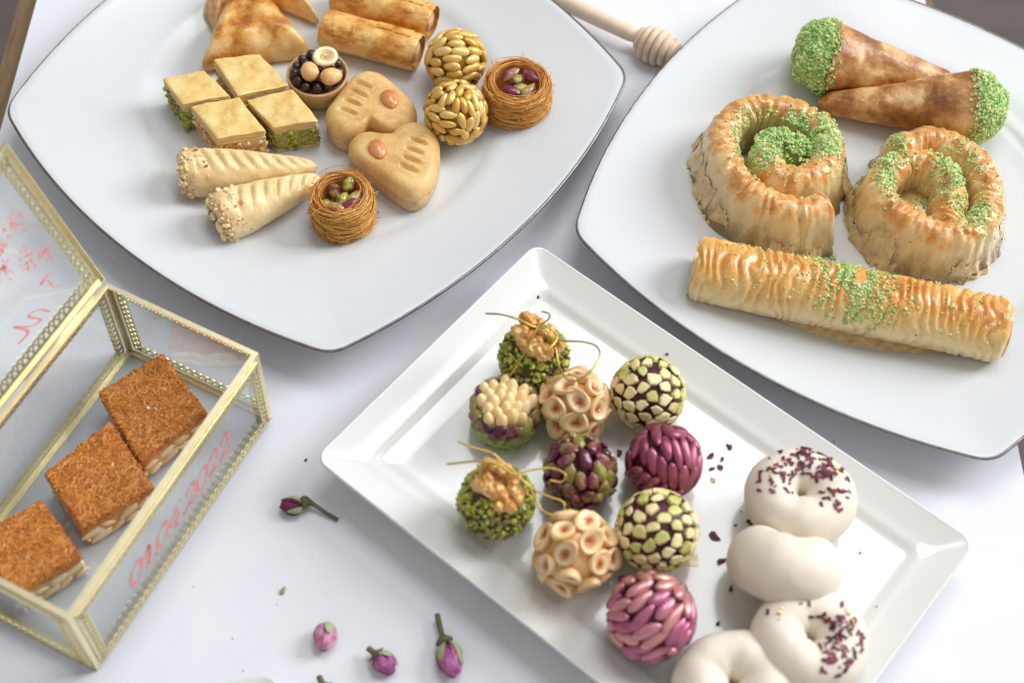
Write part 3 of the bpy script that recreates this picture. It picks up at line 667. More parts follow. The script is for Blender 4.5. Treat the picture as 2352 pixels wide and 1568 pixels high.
# ---------------------------------------------------------------- filo rolls and triangles
def filo_roll(a, b, rad, label, sd):
    A = at(*a, ZL+rad); B = at(*b, ZL+rad); d = B-A; L = d.length
    o = thing('filo_roll', label, 'pastry', (A.x, A.y, ZL), atan2(d.y, d.x), 'golden filo rolls')
    def lay(r0, x0, x1, s, ph):
        def f(u, v):
            x = x0+(x1-x0)*u; q = 2*pi*v; e = max(0, 1-min(u, 1-u)/.02); r = r0*(1-.08*e)+.045*fbm((x*.6, cos(q)*1.5, sin(q)*1.5), 1, s)+.02*fbm((x, cos(q), sin(q)), 4, s)
            r += .05*(1 if (v+ph+.03*nz(x, 0, s)) % 1 < .5 else 0)*0
            y = r*sin(q)*1.06; z = max(r*cos(q)*.96+rad*.93, .0)
            return (x, y, z)
        return grid(60, 48, f, False, True)
    part('outer_wrap', *lay(rad, 0, L, sd, 0), M['roll'], o)
    for k in range(3):   # rolled layers showing at the ends
        g = Acc(); rr = rad*(.84-.24*k)
        g.add(lay(rr, .04+.05*k, L-.04-.05*k, sd+k+1, .2))
        part('inner_wrap', g.V, g.F, M['roll'], o)
    core = loft([[(x, rad*.5*sin(2*pi*j/20), rad*.93+rad*.5*cos(2*pi*j/20)) for j in range(20)] for x in (.12, L-.12)])
    part('filling', *core, M['fill_nut'], o)
    # loose flake on top
    for k in range(4):
        x0 = L*(.15+.2*k); q0 = random.Random(sd+k).uniform(-.9, .9); V, F = grid(12, 8, lambda u, v: (x0+.9*u+.15*nz(u*3, v*3, sd), (rad+.05+.03*nz(u*4, v*4, k))*sin(q0+.7*v)*1.06, (rad+.05+.03*nz(u*4, v*4, k))*cos(q0+.7*v)*.96+rad*.93))
        part('filo_flake', V, F, M['roll'], o)
filo_roll((745, 62), (962, 120), .98, 'plump golden filo roll lying in front of another, on the left plate', 31)
filo_roll((772, -16), (994, 50), .95, 'golden filo roll at the back with a red speck at its right end', 32)

def triangle(tri, hgt, label, sd, m='triangle'):
    P = [at(x, y, ZL+z) for x, y, z in tri]; c = sum(P, Vector())/3
    o = thing('filo_triangle', label, 'pastry', (c.x, c.y, ZL), 0, 'triangular filled pastries')
    ring = poly_ring([((p-c).x, (p-c).y) for p in P], 26, .32)
    if sum(ring[i-1][0]*ring[i][1]-ring[i][0]*ring[i-1][1] for i in range(len(ring))) < 0: ring = ring[::-1]
    def tf(v):
        r = hypot(v.x, v.y); v = v+Vector((0, 0, .05*fbm(v, .9, sd)))
        k = v.x*.7+v.y*.4; v.z += .05*(1/(1+exp(-(k-.4)*14)))*(v.z > hgt*.5)
        return v
    s = solid(ring, [(.3, 0), (.1, .06), (0, .3), (.0, .5), (.12, .75), (.3, 1.0), (.55, 1.2), (.85, 1.36), (1.2, 1.48)], .05, 1.0, sd, topfn=tf, nin=12)
    s = ([(x, y, z*hgt/1.48) for x, y, z in s[0]], s[1])
    part('wrapper', *s, M[m], o)
    # folded flap edge
    V, F = grid(20, 6, lambda u, v: (ring[int(u*24)][0]*.55*(1-.2*v)+.1*nz(u*3, v, sd), ring[int(u*24)][1]*.55*(1-.2*v), hgt*.97+.05-.02*v+.03*nz(u*5, v*2, sd)))
    return o
triangle([(556, -75, .5), (462, 168, .2), (716, 122, .5)], 1.85, 'large golden triangular pastry leaning behind the baklava diamonds', 41)
triangle([(640, -95, .5), (588, -10, .5), (738, 58, .3)], 1.5, 'golden triangular pastry cut off by the top edge, its corner pointing right', 42)
triangle([(465, 30, .3), (500, 80, .3), (575, -70, .4)], 1.5, 'greenish triangular pastry with a dark red speck, cut off by the top edge', 43, 'fill_nut')

# ---------------------------------------------------------------- chocolate tart
def tart():
    P = at(729, 170, ZL+1.45); o = thing('chocolate_tart', 'small tart filled with chocolate pearls and topped with three nuts', 'tart', (P.x, P.y, ZL))
    pr = [(0, .02), (.8, .0), (1.15, .08), (1.38, .45), (1.5, .95), (1.56, 1.45), (1.52, 1.52), (1.44, 1.5), (1.36, 1.25), (0, 1.2)]
    part('case', *grid(len(pr), 56, lambda u, v: (lambda p, a: (p[0]*cos(a)*(1+.015*nz(cos(a)*2, sin(a)*2, p[1]*2)), p[0]*sin(a)*(1+.02*nz(cos(a), sin(a), 3)), p[1]))(pr[int(round(u*(len(pr)-1)))], 2*pi*v), False, True), M['tart'], o)
    part('chocolate_cream', *sph(32, 16, lambda d: Vector((d.x*1.4, d.y*1.4, 1.3+.18*d.z+.05*nzv(d, 3)))), M['choc_cream'], o)
    rg = random.Random(3); me = mkmesh('chocolate_pearl', *sph(16, 10, lambda d: .25), M['choc']); pts = []
    for a, rr in [(2*pi*k/13, 1.14) for k in range(13)]+[(2*pi*k/8+.3, .7) for k in range(8)]+[(2*pi*k/3, .28) for k in range(3)]:
        z = 1.58+(1.18-rr)*.35+rg.uniform(0, .07); s = rg.uniform(.9, 1.15); mm = Matrix.Translation((rr*cos(a)+rg.uniform(-.04, .04), rr*sin(a)+rg.uniform(-.04, .04), z)) @ Matrix.Diagonal((s, s, s, 1)); put('chocolate_pearl', me, o, mtx=mm)
    V, F = seed_shape(1.12, .9, .8, .3, 20, 14)
    for (x, y), a in (((711, 162), 1.9), ((761, 174), .4)):
        q = at(x, y, ZL+2.15)-P; put('hazelnut', mkmesh('hazelnut', V, F, M['hazel']), o, mtx=frame((q.x, q.y, 2.1), Vector((0, 0, 1)), Vector((cos(a), sin(a), 0))))
    q = at(746, 128, ZL+2.2)-P
    pr = [(0, .0), (.36, .04), (.52, .22), (.56, .42), (.48, .52), (.34, .46), (.2, .28), (0, .22)]
    h = put('halved_hazelnut', mkmesh('halved_hazelnut', *grid(len(pr), 28, lambda u, v: (pr[int(round(u*7))][0]*cos(2*pi*v)*1.15, pr[int(round(u*7))][0]*sin(2*pi*v), pr[int(round(u*7))][1]), False, True), M['bit_nut']), o, mtx=frame((q.x, q.y, 1.85), Vector((.1, -.25, 1)).normalized(), Vector((1, .3, 0))))
    part('gold_fleck', *bits([(Vector((q.x+rg.uniform(-.15, .15), q.y+rg.uniform(-.12, .12)-.05, 2.25)), None) for _ in range(14)], rg, .03, .07), M['leaf_gold'], o, smooth=False, kind='stuff')
tart()

# ---------------------------------------------------------------- nests of shredded pastry
def nest(topc, rt, rb, hgt, label, sd, tiltx=0, nuts=()):
    P = at(*topc, ZL+hgt); c = (P.x, P.y, ZL)
    o = thing('pastry_nest', label, 'pastry', c, 0, 'shredded pastry nests')
    rg = random.Random(sd); A = Acc()
    for k in range(620):
        # position in the wall's cross-section
        z0 = rg.uniform(.05, hgt-.08); t = z0/hgt
        ro = rb+(rt-rb)*t+.12*sin(pi*t); th_ = .48 if z0 > .5 else .8
        q = rg.random()**.55; r0 = ro-th_*(1-q)
        if t > .86: r0 = ro-.05-rg.uniform(0, .38); 
        a0 = rg.uniform(0, 2*pi); span = rg.uniform(.6, 3.0); n = int(9*span)+4; sl = rg.gauss(0, .17); ph = rg.uniform(0, 6); am = rg.uniform(.02, .11); path = []
        for i in range(n):
            u = i/(n-1); a = a0+span*u; z = z0+sl*(a-a0)+am*sin(a*2.3+ph); z = min(max(z, .04), hgt+.04*sin(ph+a*3))
            tt_ = z/hgt; edge_ = .16*max(0, (tt_-.8)/.2)**2
            r = r0+(rt-rb)*(tt_-t)+.03*sin(a*3+ph*2)-edge_*(1 if q > .5 else -1)
            if u > .93 and k % 7 == 0: r += (u-.93)*2.2
            path.append((r*cos(a), r*sin(a), z))
        A.add(tube(path, rg.uniform(.016, .03), 3, False))
    for k in range(150):      # loose broken threads
        a = rg.uniform(0, 6.28); z = rg.uniform(.1, hgt); r = rb+(rt-rb)*z/hgt+.1; d = Vector((rg.gauss(0, 1), rg.gauss(0, 1), rg.gauss(0, .8))).normalized()*rg.uniform(.12, .3)
        p = Vector((r*cos(a), r*sin(a), z)); A.add(tube([p-d, p+Vector((0, 0, .03)), p+d], .018, 3, False))
    part('shreds', A.V, A.F, M['shred'], o, kind='stuff')
    pr = [(0, 0), (rb*.8, 0), (rb-.12, .15), (rt-.1, hgt-.3), (rt-.3, hgt-.22), (rt-.46, hgt-.5), (rt-.62, hgt*.45), (0, hgt*.4)]
    part('core', *grid(8, 40, lambda u, v: (pr[int(round(u*7))][0]*cos(2*pi*v), pr[int(round(u*7))][0]*sin(2*pi*v), pr[int(round(u*7))][1]), False, True), M['shred_core'], o)
    for k, (x, y, L, ang, ti) in enumerate(nuts):
        q = at(x, y, ZL+hgt-.15)-P; V, F = seed_shape(L*1.12, .58, .52, .4, 18, 12, .2, sd+k)
        put('pistachio', mkmesh('pistachio', V, F, M['pist_nest']), o, mtx=frame((q.x, q.y, hgt-.42+.12*(k % 2)+(.16 if k == 0 else 0)), Vector((0, 0, 1)), Vector((cos(ang), sin(ang), 0)), ti))
    return o
nest((783, 440), 1.42, 1.48, 2.3, 'front shredded pastry nest filled with pistachios, between the finger tip and heart', 51, nuts=((768, 437, 1.3, -1.2, .5), (800, 418, .8, 1.2, .3), (812, 448, .9, .9, .2), (806, 466, 1.0, .5, .25), (748, 462, .65, .2, .1), (772, 474, .8, -.4, .1), (785, 450, .8, 1, 0)))
nest((1189, 183), 1.6, 1.7, 2.3, 'shredded pastry nest nearest the right rim of the plate, filled with pistachios', 52, nuts=((1218, 172, .95, -.7, .2), (1172, 168, .95, .6, .25), (1214, 202, 1.0, 1.0, .1), (1174, 205, .85, -.3, .1), (1196, 196, .8, .2, 0), (1190, 180, .8, 1, -.1)))

# ---------------------------------------------------------------- studded balls
def ball_base(px, py, r, z0, name, label, cat='sweet ball', group=None, core=None, corer=None):
    P = at(px, py, z0+r); o = thing(name, label, cat, (P.x, P.y, z0+r), 0, group)
    if core: part('core', *sph(40, 24, lambda d: (corer or r*.93)*(1+.02*nzv(d, 3, px))), core, o)
    return o
def seed_ball(px, py, r, z0, name, label, group, core, m, L, Wd, T, n, sd, patches=9, tilt=.06, pn='seed'):
    o = ball_base(px, py, r, z0, name, label, group=group, core=core, corer=r-.27)
    rg = random.Random(sd); mes = [mkmesh(pn, *seed_shape(L*s, Wd*s2, T, .3, 14, 10, .08, k), m) for k, (s, s2) in enumerate(((1, 1), (.92, 1.06), (1.07, .94)))]
    for k, (p, nn, a) in enumerate(pack(n, r-.15, L*.98, Wd*.98, sd, patches)):
        a = (a+nn.cross(a)*rg.gauss(0, .12)).normalized()
        if p.z < -r*.86: continue
        put(pn, rg.choice(mes), o, mtx=frame(p*rg.uniform(.985, 1.015), nn, a, rg.gauss(0, tilt), (rg.uniform(.92, 1.05), rg.uniform(.92, 1.05), 1)))
    return o
G_ = 'gold-dusted seed balls'
seed_ball(1047, 139, 1.58, ZL, 'seed_ball', 'gold seed-covered ball standing behind the other one', G_, M['gold_core'], M['gold'], 1.02, .48, .38, 66, 4)
seed_ball(1047, 259, 1.6, ZL, 'seed_ball', 'gold seed-covered ball in front, touching the heart biscuit', G_, M['gold_core'], M['gold'], .94, .43, .36, 80, 8)
ZR = 1.51
G_ = 'pink metallic seed balls'
seed_ball(1524, 1060, 1.6, ZR, 'seed_ball', 'deep pink metallic seed ball between two pistachio-slice balls', G_, M['purple_core'], M['purple'], 1.28, .5, .44, 56, 15, 5)
seed_ball(1496, 1414, 1.76, ZR, 'seed_ball', 'rose-gold pink seed ball nearest the viewer, at the front edge of its plate', G_, M['purple_core'], M['purple_b'], 1.32, .53, .46, 58, 16, 5)

def chunk_shape(r, T, rg, n=10):
    ph = rg.uniform(0, 6); R = []
    o_ = [(1+.16*sin(2*a+ph)+.12*sin(3*a+ph*2)+rg.uniform(-.12, .12)) for a in [2*pi*i/n for i in range(n)]]
    for s, z in ((.8, -T), (1.0, -T*.6), (1.0, T*.55), (.9, T*.9), (.55, T*1.05)): R.append([(r*o_[i]*s*cos(2*pi*i/n), r*o_[i]*s*sin(2*pi*i/n), z) for i in range(n)])
    return loft(R)
def slice_ball(px, py, r, label, sd, n=92):
    o = ball_base(px, py, r, ZR, 'pistachio_slice_ball', label, group='balls covered in sliced pistachio', core=M['slice_rim'], corer=r-.13)
    rg = random.Random(sd); mes = []
    for k in range(8):
        V, F = chunk_shape(.285, .11, rg, 7); me = mkmesh('pistachio_slice', V, F, [M['slice_g'], M['slice_rim']], False); 
        for p in me.polygons: p.material_index = 1 if (abs(p.normal.z) < .35 and k % 3 == 0) else 0
        mes.append(me)
    for p, nn, a in pack(n, r-.05, .58, .54, sd, 30):
        if p.z < -r*.88: continue
        s = rg.uniform(.84, 1.06); put('pistachio_slice', rg.choice(mes), o, mtx=frame(p, (nn+Vector((rg.gauss(0, .06), rg.gauss(0, .06), rg.gauss(0, .06)))).normalized(), a, 0, (s*1.04, s*rg.uniform(.84, 1.1), 1)))
    pts = surf_pts(sph(24, 16, lambda d: r-.06), 60, rg)
    part('petal_specks', *bits(pts, rg, .03, .07, .5), M['petal'], o, kind='stuff', smooth=False)
slice_ball(1488, 903, 1.6, 'sliced-pistachio ball at the back, under the long plate rim', 61)
slice_ball(1509, 1218, 1.68, 'sliced-pistachio ball between the two pink metallic balls', 62)

def hazel_ball(px, py, r, label, sd, n=27):
    o = ball_base(px, py, r, ZR, 'hazelnut_ball', label, group='balls of halved hazelnuts', core=M['hazel'], corer=r-.3)
    rg = random.Random(sd)
    pr = [(0, -.36), (.26, -.32), (.44, -.16), (.52, .02), (.515, .12), (.46, .17), (.36, .12), (.23, -.03), (.1, -.13), (0, -.14)]
    me = [mkmesh('halved_hazelnut', *grid(len(pr), 26, lambda u, v: (pr[int(round(u*9))][0]*cos(2*pi*v)*(1+.06*sin(4*pi*v+k)+.22*cos(2*pi*v)), pr[int(round(u*9))][0]*sin(2*pi*v), (pr[int(round(u*9))][1] if u < .6 else (pr[int(round(u*9))][1]-.1)*(1.0, .3, .55, .15)[k]+.1)+.02*sin(k*3+2*pi*v*2)*(u > .5)), False, True), M['hazel_cut']) for k in range(4)]
    for p, nn, a in pack(n, r-.16, 1.14, .92, sd, 12):
        if p.z < -r*.9: continue
        put('halved_hazelnut', rg.choice(me), o, mtx=frame(p, (nn+Vector((rg.gauss(0, .2), rg.gauss(0, .2), rg.gauss(0, .2)))).normalized(), a, 0, (rg.uniform(1.0, 1.3), rg.uniform(.86, 1.04), 1)))
hazel_ball(1322, 930, 1.52, 'halved-hazelnut ball at the back, beside the pine nut sweet', 71)
hazel_ball(1320, 1266, 1.68, 'halved-hazelnut ball in front, lower left of the group', 72)

def pist_ball():
    r = 1.5; o = ball_base(1333, 1084, r, ZR+.1, 'pistachio_ball', 'ball studded with whole purple and green pistachio kernels', core=M['slice_rim'], corer=r-.25)
    rg = random.Random(9); me = [mkmesh('pistachio', *seed_shape(1.0, .56, .5, .4, 18, 12, .3, k*3.1), M['pist']) for k in range(5)]
    for p, nn, a in pack(62, r-.1, .92, .54, 5, 9, vertical=True):
        if p.z < -r*.9: continue
        a = (a+nn.cross(a)*rg.gauss(0, .3)).normalized()
        q = Vector((p.x*.96, p.y*.96, p.z*1.06)); put('pistachio', rg.choice(me), o, mtx=frame(q, nn, a, rg.uniform(.1, .5), (rg.uniform(.9, 1.1),)*3))
pist_ball()

def pine_sweet():
    P = at(1162, 915, ZR+2.3); o = thing('pine_nut_sweet', 'pine nut topped sweet ringed with pistachio kernels in a green cup', 'sweet', (P.x, P.y, ZR))
    pr = [(0, 0), (.9, 0), (1.25, .12), (1.45, .5), (1.52, 1.0), (1.5, 1.4), (1.3, 1.7), (0, 1.75)]
    cup = grid(8, 48, lambda u, v: (lambda p, a: (p[0]*cos(a)*(1+.03*nz(cos(a)*4, sin(a)*4, p[1]*3)), p[0]*sin(a)*(1+.03*nz(cos(a)*4, sin(a)*4, p[1]*3)), p[1]))(pr[int(round(u*7))], 2*pi*v), False, True)
    part('pistachio_cup', *cup, M['ground_pale'], o)
    rg = random.Random(12); part('chopped_nuts', *bits(surf_pts(cup, 420, rg, lambda p, n: p.z < 1.5 and hypot(p.x, p.y) > .9), rg, .06, .12, .5), M['ground_pale'], o, kind='stuff', smooth=False)
    me = [mkmesh('pistachio', *seed_shape(1.02, .6, .46, .35, 16, 12, .24, k*2.3), M['pist']) for k in range(4)]
    for k in range(13):
        a = 2*pi*k/13+.15; rr = 1.36; nn = Vector((cos(a), sin(a), .5)).normalized()
        put('pistachio', me[k % 4], o, mtx=frame((rr*cos(a), rr*sin(a), 1.6), nn, Vector((-sin(a)*.6, cos(a)*.6, .75*(1 if k % 2 else .3))), .1))
    mp = mkmesh('pine_nut', *seed_shape(.86, .56, .56, .34, 18, 12), M['pine'])
    k = 0
    for i in range(23):
        rr = 1.14*sqrt((i+.4)/23); a = i*2.39996; z = 2.06-.28*(rr/1.2)**2
        nn = Vector((rg.gauss(0, .12)+.35*cos(a)*rr, .55+rg.gauss(0, .12)+.35*sin(a)*rr, 1.1)).normalized()
        s = rg.uniform(.88, 1.08); put('pine_nut', mp, o, mtx=frame((rr*cos(a), rr*sin(a), z), nn.orthogonal().normalized(), nn, 0, (s, s, s)))
pine_sweet()

def walnut_ball(px, py, r, wpx, wpy, label, sd, cords):
    o = ball_base(px, py, r, ZR, 'walnut_ball', label, group='walnut topped balls tied with gold cord', core=M['ground_core'], corer=r-.13)
    rg = random.Random(sd)
    pts = surf_pts(sph(30, 20, lambda d: r-.07), 760, rg, lambda p, n: p.z > -r*.92)
    part('chopped_pistachio', *bits(pts, rg, .09, .18, .8, .4), M['ground_p'], o, kind='stuff', smooth=False)
    q = at(wpx, wpy, ZR+2*r-.1); b = Vector((q.x, q.y, q.z))-Vector(o.location)/CM; n = Vector((b.x*.4, b.y*.4-.25, 1)).normalized()
    A = Acc()
    for side in (-1, 1):
        for k in range(17):
            t = rg.uniform(0, 1); x = (t-.5)*1.75; wy = .12+.72*sqrt(max(0, 1-(2*t-1)**2)); yv = rg.uniform(.16, wy); z = .34*sqrt(max(0, 1-(yv/.95)**2-(x/1.1)**2*.8))+rg.uniform(-.02, .1); rb_ = rg.uniform(.17, .32)
            A.add(sph(12, 8, lambda d: Vector((x+d.x*rb_*1.15, side*yv+d.y*rb_, z+d.z*rb_))))
    A.add(sph(18, 10, lambda d: Vector((d.x*.95, d.y*.72, d.z*.28))))
    me = mkmesh('walnut_half', A.V, A.F, M['walnut'])
    w = put('walnut_half', me, o, mtx=frame((b.x, b.y, b.z-.18), n, Vector((cos(sd), sin(sd), 0)), 0, (1.08, 1.0, 1.05)))
    rm = w.modifiers.new('fuse', 'REMESH'); rm.mode = 'VOXEL'; rm.voxel_size = .0003; rm.use_smooth_shade = True
    sm = w.modifiers.new('soften', 'SMOOTH'); sm.factor = .5; sm.iterations = 2
    tx = bpy.data.textures.new('walnut_wrinkle', 'CLOUDS'); tx.noise_scale = .0022; dm = w.modifiers.new('wrinkle', 'DISPLACE'); dm.texture = tx; dm.strength = .0013; dm.mid_level = .5
    for pts_ in cords:
        W3 = [at(x, y, z+.7)-Vector(o.location)/CM for x, y, z in pts_]; sm_ = []
        for i in range(len(W3)-1):
            p0, p1, p2, p3 = W3[max(i-1, 0)], W3[i], W3[i+1], W3[min(i+2, len(W3)-1)]
            for k in range(8):
                t = k/8; sm_.append(.5*((2*p1)+(-p0+p2)*t+(2*p0-5*p1+4*p2-p3)*t*t+(-p0+3*p1-3*p2+p3)*t**3))
        sm_.append(W3[-1])
        V, F = tube(sm_, .045, 6)
        # twisted cord: bead the surface
        part('gold_cord', [(v[0], v[1], v[2]) for v in V], F, M['cord'], o)
T = ZR
walnut_ball(1226, 820, 1.58, 1236, 772, 'walnut-topped pistachio ball at the back corner, gold cord looping to its right', 81,
    [[(1116, 720, 4.6), (1150, 722, 4.9), (1190, 733, 5.0), (1226, 750, 4.7), (1240, 745, 4.6), (1258, 735, 4.9), (1262, 722, 5.1), (1250, 716, 5.0), (1244, 716, 4.9)],
     [(1238, 745, 4.7), (1228, 765, 4.6), (1212, 797, 4.35), (1190, 835, 3.8), (1172, 862, 3.0)],
     [(1238, 745, 4.7), (1256, 760, 4.7), (1266, 775, 4.6), (1276, 800, 4.2), (1286, 845, 4.1), (1305, 872, 4.4), (1330, 872, 4.7), (1358, 850, 4.9), (1377, 818, 4.9), (1370, 795, 4.8), (1340, 785, 4.7), (1305, 783, 4.5), (1280, 780, 4.4)],
     [(1238, 745, 4.7), (1262, 752, 4.7), (1280, 775, 4.4), (1262, 800, 4.45), (1248, 815, 4.3)]])
walnut_ball(1139, 1151, 1.6, 1146, 1112, 'walnut-topped pistachio ball nearer the viewer, gold cord curling over the pistachio ball', 84,
    [[(1052, 1014, 5.2), (1090, 1028, 5.2), (1130, 1040, 5.1), (1160, 1066, 4.8), (1190, 1092, 4.6), (1220, 1120, 4.3), (1262, 1140, 4.1), (1290, 1150, 4.0), (1297, 1165, 3.9), (1285, 1182, 3.8), (1262, 1180, 3.8), (1240, 1165, 3.8), (1226, 1135, 4.0), (1205, 1105, 4.4)],
     [(1026, 1065, 4.6), (1060, 1062, 4.7), (1100, 1058, 4.8), (1145, 1066, 4.8), (1180, 1088, 4.7), (1215, 1080, 4.7), (1260, 1074, 4.7), (1290, 1082, 4.6), (1300, 1095, 4.5), (1288, 1106, 4.4), (1262, 1102, 4.4)],
     [(1080, 1092, 4.2), (1100, 1078, 4.5), (1125, 1065, 4.7), (1150, 1068, 4.8)]])

# ---------------------------------------------------------------- white rings
def ring_cake(px, py, zc, Rm, r, tilt, label, sd, petals=0, pm=None, squash=1.08, gold=0):
    P = at(px, py, zc); o = thing('white_ring', label, 'sweet ring', (P.x, P.y, zc), 0, 'white dough rings', rot=tilt)
    def f(u, v):
        a = 2*pi*u; b = 2*pi*v; rr = r*(1+.1*nz(cos(a)*1.3, sin(a)*1.3, sd)); w = rr*.98
        x = (Rm+w*cos(b))*cos(a); y = (Rm+w*cos(b))*sin(a)*.93; z = w*sin(b)*squash
        n = .05*fbm((x, y, z), .9, sd); return (x+n, y+n, z+n)
    VF = grid(72, 36, f, True, True); part('dough', *VF, M['mochi'], o)
    if petals:
        rg = random.Random(sd); A = Acc(); cnt = 0; bv = bvh(VF)
        while cnt < petals:
            a = rg.uniform(0, 2*pi); rr = rg.uniform(Rm*.45, Rm+r*.62); x, y = rr*cos(a), rr*sin(a)
            if not pm(x, y, rg): continue
            h = drop(bv, x, y)
            if not h: continue
            p, n = h; cnt += 1; s = rg.uniform(.07, .17); t = Vector((rg.gauss(0, 1), rg.gauss(0, 1), rg.gauss(0, 1))); t = (t-n*t.dot(n)).normalized(); bq = n.cross(t)
            V = []; 
            for (i, j, k) in ((-1, -.35, 0), (-.2, -.5, .25), (.8, -.25, .1), (1, .3, .35), (.1, .5, .1), (-.8, .4, .3)): V.append(p+t*(i*s)+bq*(j*s)+n*(.02+k*s*.9))
            V2 = [v-n*.025 for v in V]; A.add((V+V2, [(0, 1, 2, 3, 4, 5), (11, 10, 9, 8, 7, 6)]+[(i, 6+i, 6+(i+1) % 6, (i+1) % 6) for i in range(6)]))
        part('rose_petals', A.V, A.F, M['petal'], o, kind='stuff', smooth=False)
        if gold:
            g = []
            for k in range(gold):
                a = rg.uniform(.2, .7) if k % 2 else rg.uniform(2.6, 3.0); h = drop(bv, Rm*1.2*cos(a), Rm*1.2*sin(a))
                if h: g.append((h[0], h[1]))
            part('gold_leaf', *bits(g, rg, .05, .12, .4), M['leaf_gold'], o, kind='stuff', smooth=False)
ring_cake(1838, 1142, ZR+1.85, 1.25, 1.12, (-.04, .02, 0), 'white dough ring at the back with dark rose petals and gold flecks round its hole', 91, 140, lambda x, y, g: (y > .35 and g.random() < .9) or (x < -.5 and y > -.6) and g.random() < .45 or (x > .5 and y > -1.1 and y < -.2 and g.random() < .6), gold=26)
ring_cake(1803, 1298, ZR+1.95, 1.08, 1.3, (-.98, .04, -.16), 'plain white dough ring without petals, leaning between two petal-topped rings', 92)
ring_cake(1857, 1470, ZR+1.6, 1.27, 1.12, (-.02, .1, 0), 'white dough ring in front with rose petals heaped on its right side', 93, 105, lambda x, y, g: (x > .1 and y < .7 and y > -1.9) or g.random() < .04 and y > .5, gold=10)
ring_cake(1683, 1574, ZR+1.25, 1.28, 1.12, (.05, 0, 0), 'plain white dough ring cut off by the bottom edge of the photo', 94)

# ---------------------------------------------------------------- right plate: long roll, swirls, cones
def long_roll():
    zc = 1.55; A = at(1592, 612, ZL+zc); B = at(2310, 757, ZL+zc); d = B-A; L = d.length; r = 1.5
    o = thing('pleated_roll', 'long pleated golden filo roll with a band of green crumbs across its middle', 'pastry', (A.x, A.y, ZL), atan2(d.y, d.x))
    def ridge(x, a):
        q = x/.52+1.5*noise.noise(Vector((x*.5, a*.8, 3)))+.8*noise.noise(Vector((x*1.1, a*1.7, 7)))
        return 1-abs(sin(pi*q))**.75+.35*max(0, nz(x, a, 2)+.2)*(1-abs(sin(pi*(x/.27+1.1*nz(x*.8, a*1.2, 9)))))
    def f(u, v):
        x = L*u; a = 2*pi*v; aa = a if a < pi else a-2*pi
        top = .35+.65*max(0, cos(aa*.75)); am = (.04+.26*max(0, .5+1.1*nz(x*.8, aa*1.1, 8)))*top
        rr = r*(1+.02*nz(x*.4, aa, 4))-am*ridge(x, aa)+.035*fbm((x, aa*2, 0), 1.6)
        e = min(u, 1-u)*L
        if e < .35: rr *= 1-.22*(1-e/.35)**2
        y = rr*sin(a)*1.05; z = rr*cos(a)+r*.98
        if z < .25: z = max(0, z*.4+.1)
        return (x+.05*nz(aa*2, u*3, 1)*(e < .3), y, z)
    VF = grid(420, 72, f, False, True); part('outer_filo', *VF, M['longroll'], o)
    for k in range(5):  # layers at both ends
        s = .84-.16*k
        for x0, sg in ((.12, 1), (L-.12, -1)):
            g = grid(6, 40, lambda u, v: (x0+sg*(.35*u-.16+.05*k+.05*nz(v*6, k, 2)), r*s*sin(2*pi*v)*(1+.05*nz(cos(2*pi*v)*2, sin(2*pi*v)*2, k)), r*.98+r*s*cos(2*pi*v)*(1+.05*nz(cos(2*pi*v)*2, sin(2*pi*v)*2, k+4))), False, True)
            part('inner_filo', *g, M['syrup'], o)
    part('filling', *loft([[(x, r*.6*sin(2*pi*j/24), r*.98+r*.6*cos(2*pi*j/24)) for j in range(24)] for x in (.3, L-.3)]), M['fill_nut'], o)
    rgf = random.Random(19)
    for k in range(12):
        xe = 0.02 if k % 2 else L-.02; sg = -1 if k % 2 else 1; a0 = rgf.uniform(0, 6.28); w_ = rgf.uniform(.5, 1.1); ln = rgf.uniform(.15, .4)
        part('torn_filo', *grid(6, 12, lambda u, v: (xe+sg*(ln*u*(.6+.6*abs(nz(v*5, k, 1)))-.25), r*(.8-.1*u+.05*nz(v*4, u*3, k))*sin(a0+w_*v)*1.02, r*.98+r*(.8-.1*u+.05*nz(v*4, u*3, k))*cos(a0+w_*v))), M['film'], o)
    # syrupy flakes along the foot
    rg = random.Random(4)
    V, F = grid(160, 9, lambda u, v: (L*(.12+.85*u), -1.0-(.75+.22*nz(u*14, 1, 1)+.12*nz(u*45, 2, 1))*v, max(.012, .28*(1-v)**1.3+.09*nz(u*50, v*4, 3)+.06*(v < .95))))
    part('syrup_skirt', V, F, M['syrup'], o)
    bv = bvh(VF); pts = []
    while len(pts) < 1700:
        x = L*rg.uniform(.06, .95) if rg.random() < .12 else L*.5+rg.gauss(0, .062)*L+0; y = rg.uniform(-1.55, 1.5); xc = L*(.46+.05*(-y)); 
        x = x+(-y)*.28
        h = drop(bv, x, y)
        if h and nz(x*1.4, y*1.4, 7) > -.25: pts.append((h[0]+h[1]*.03, h[1]))
    part('green_crumb', *bits(pts, rg, .016, .082), M['crumb_g'], o, kind='stuff', smooth=False)
long_roll()

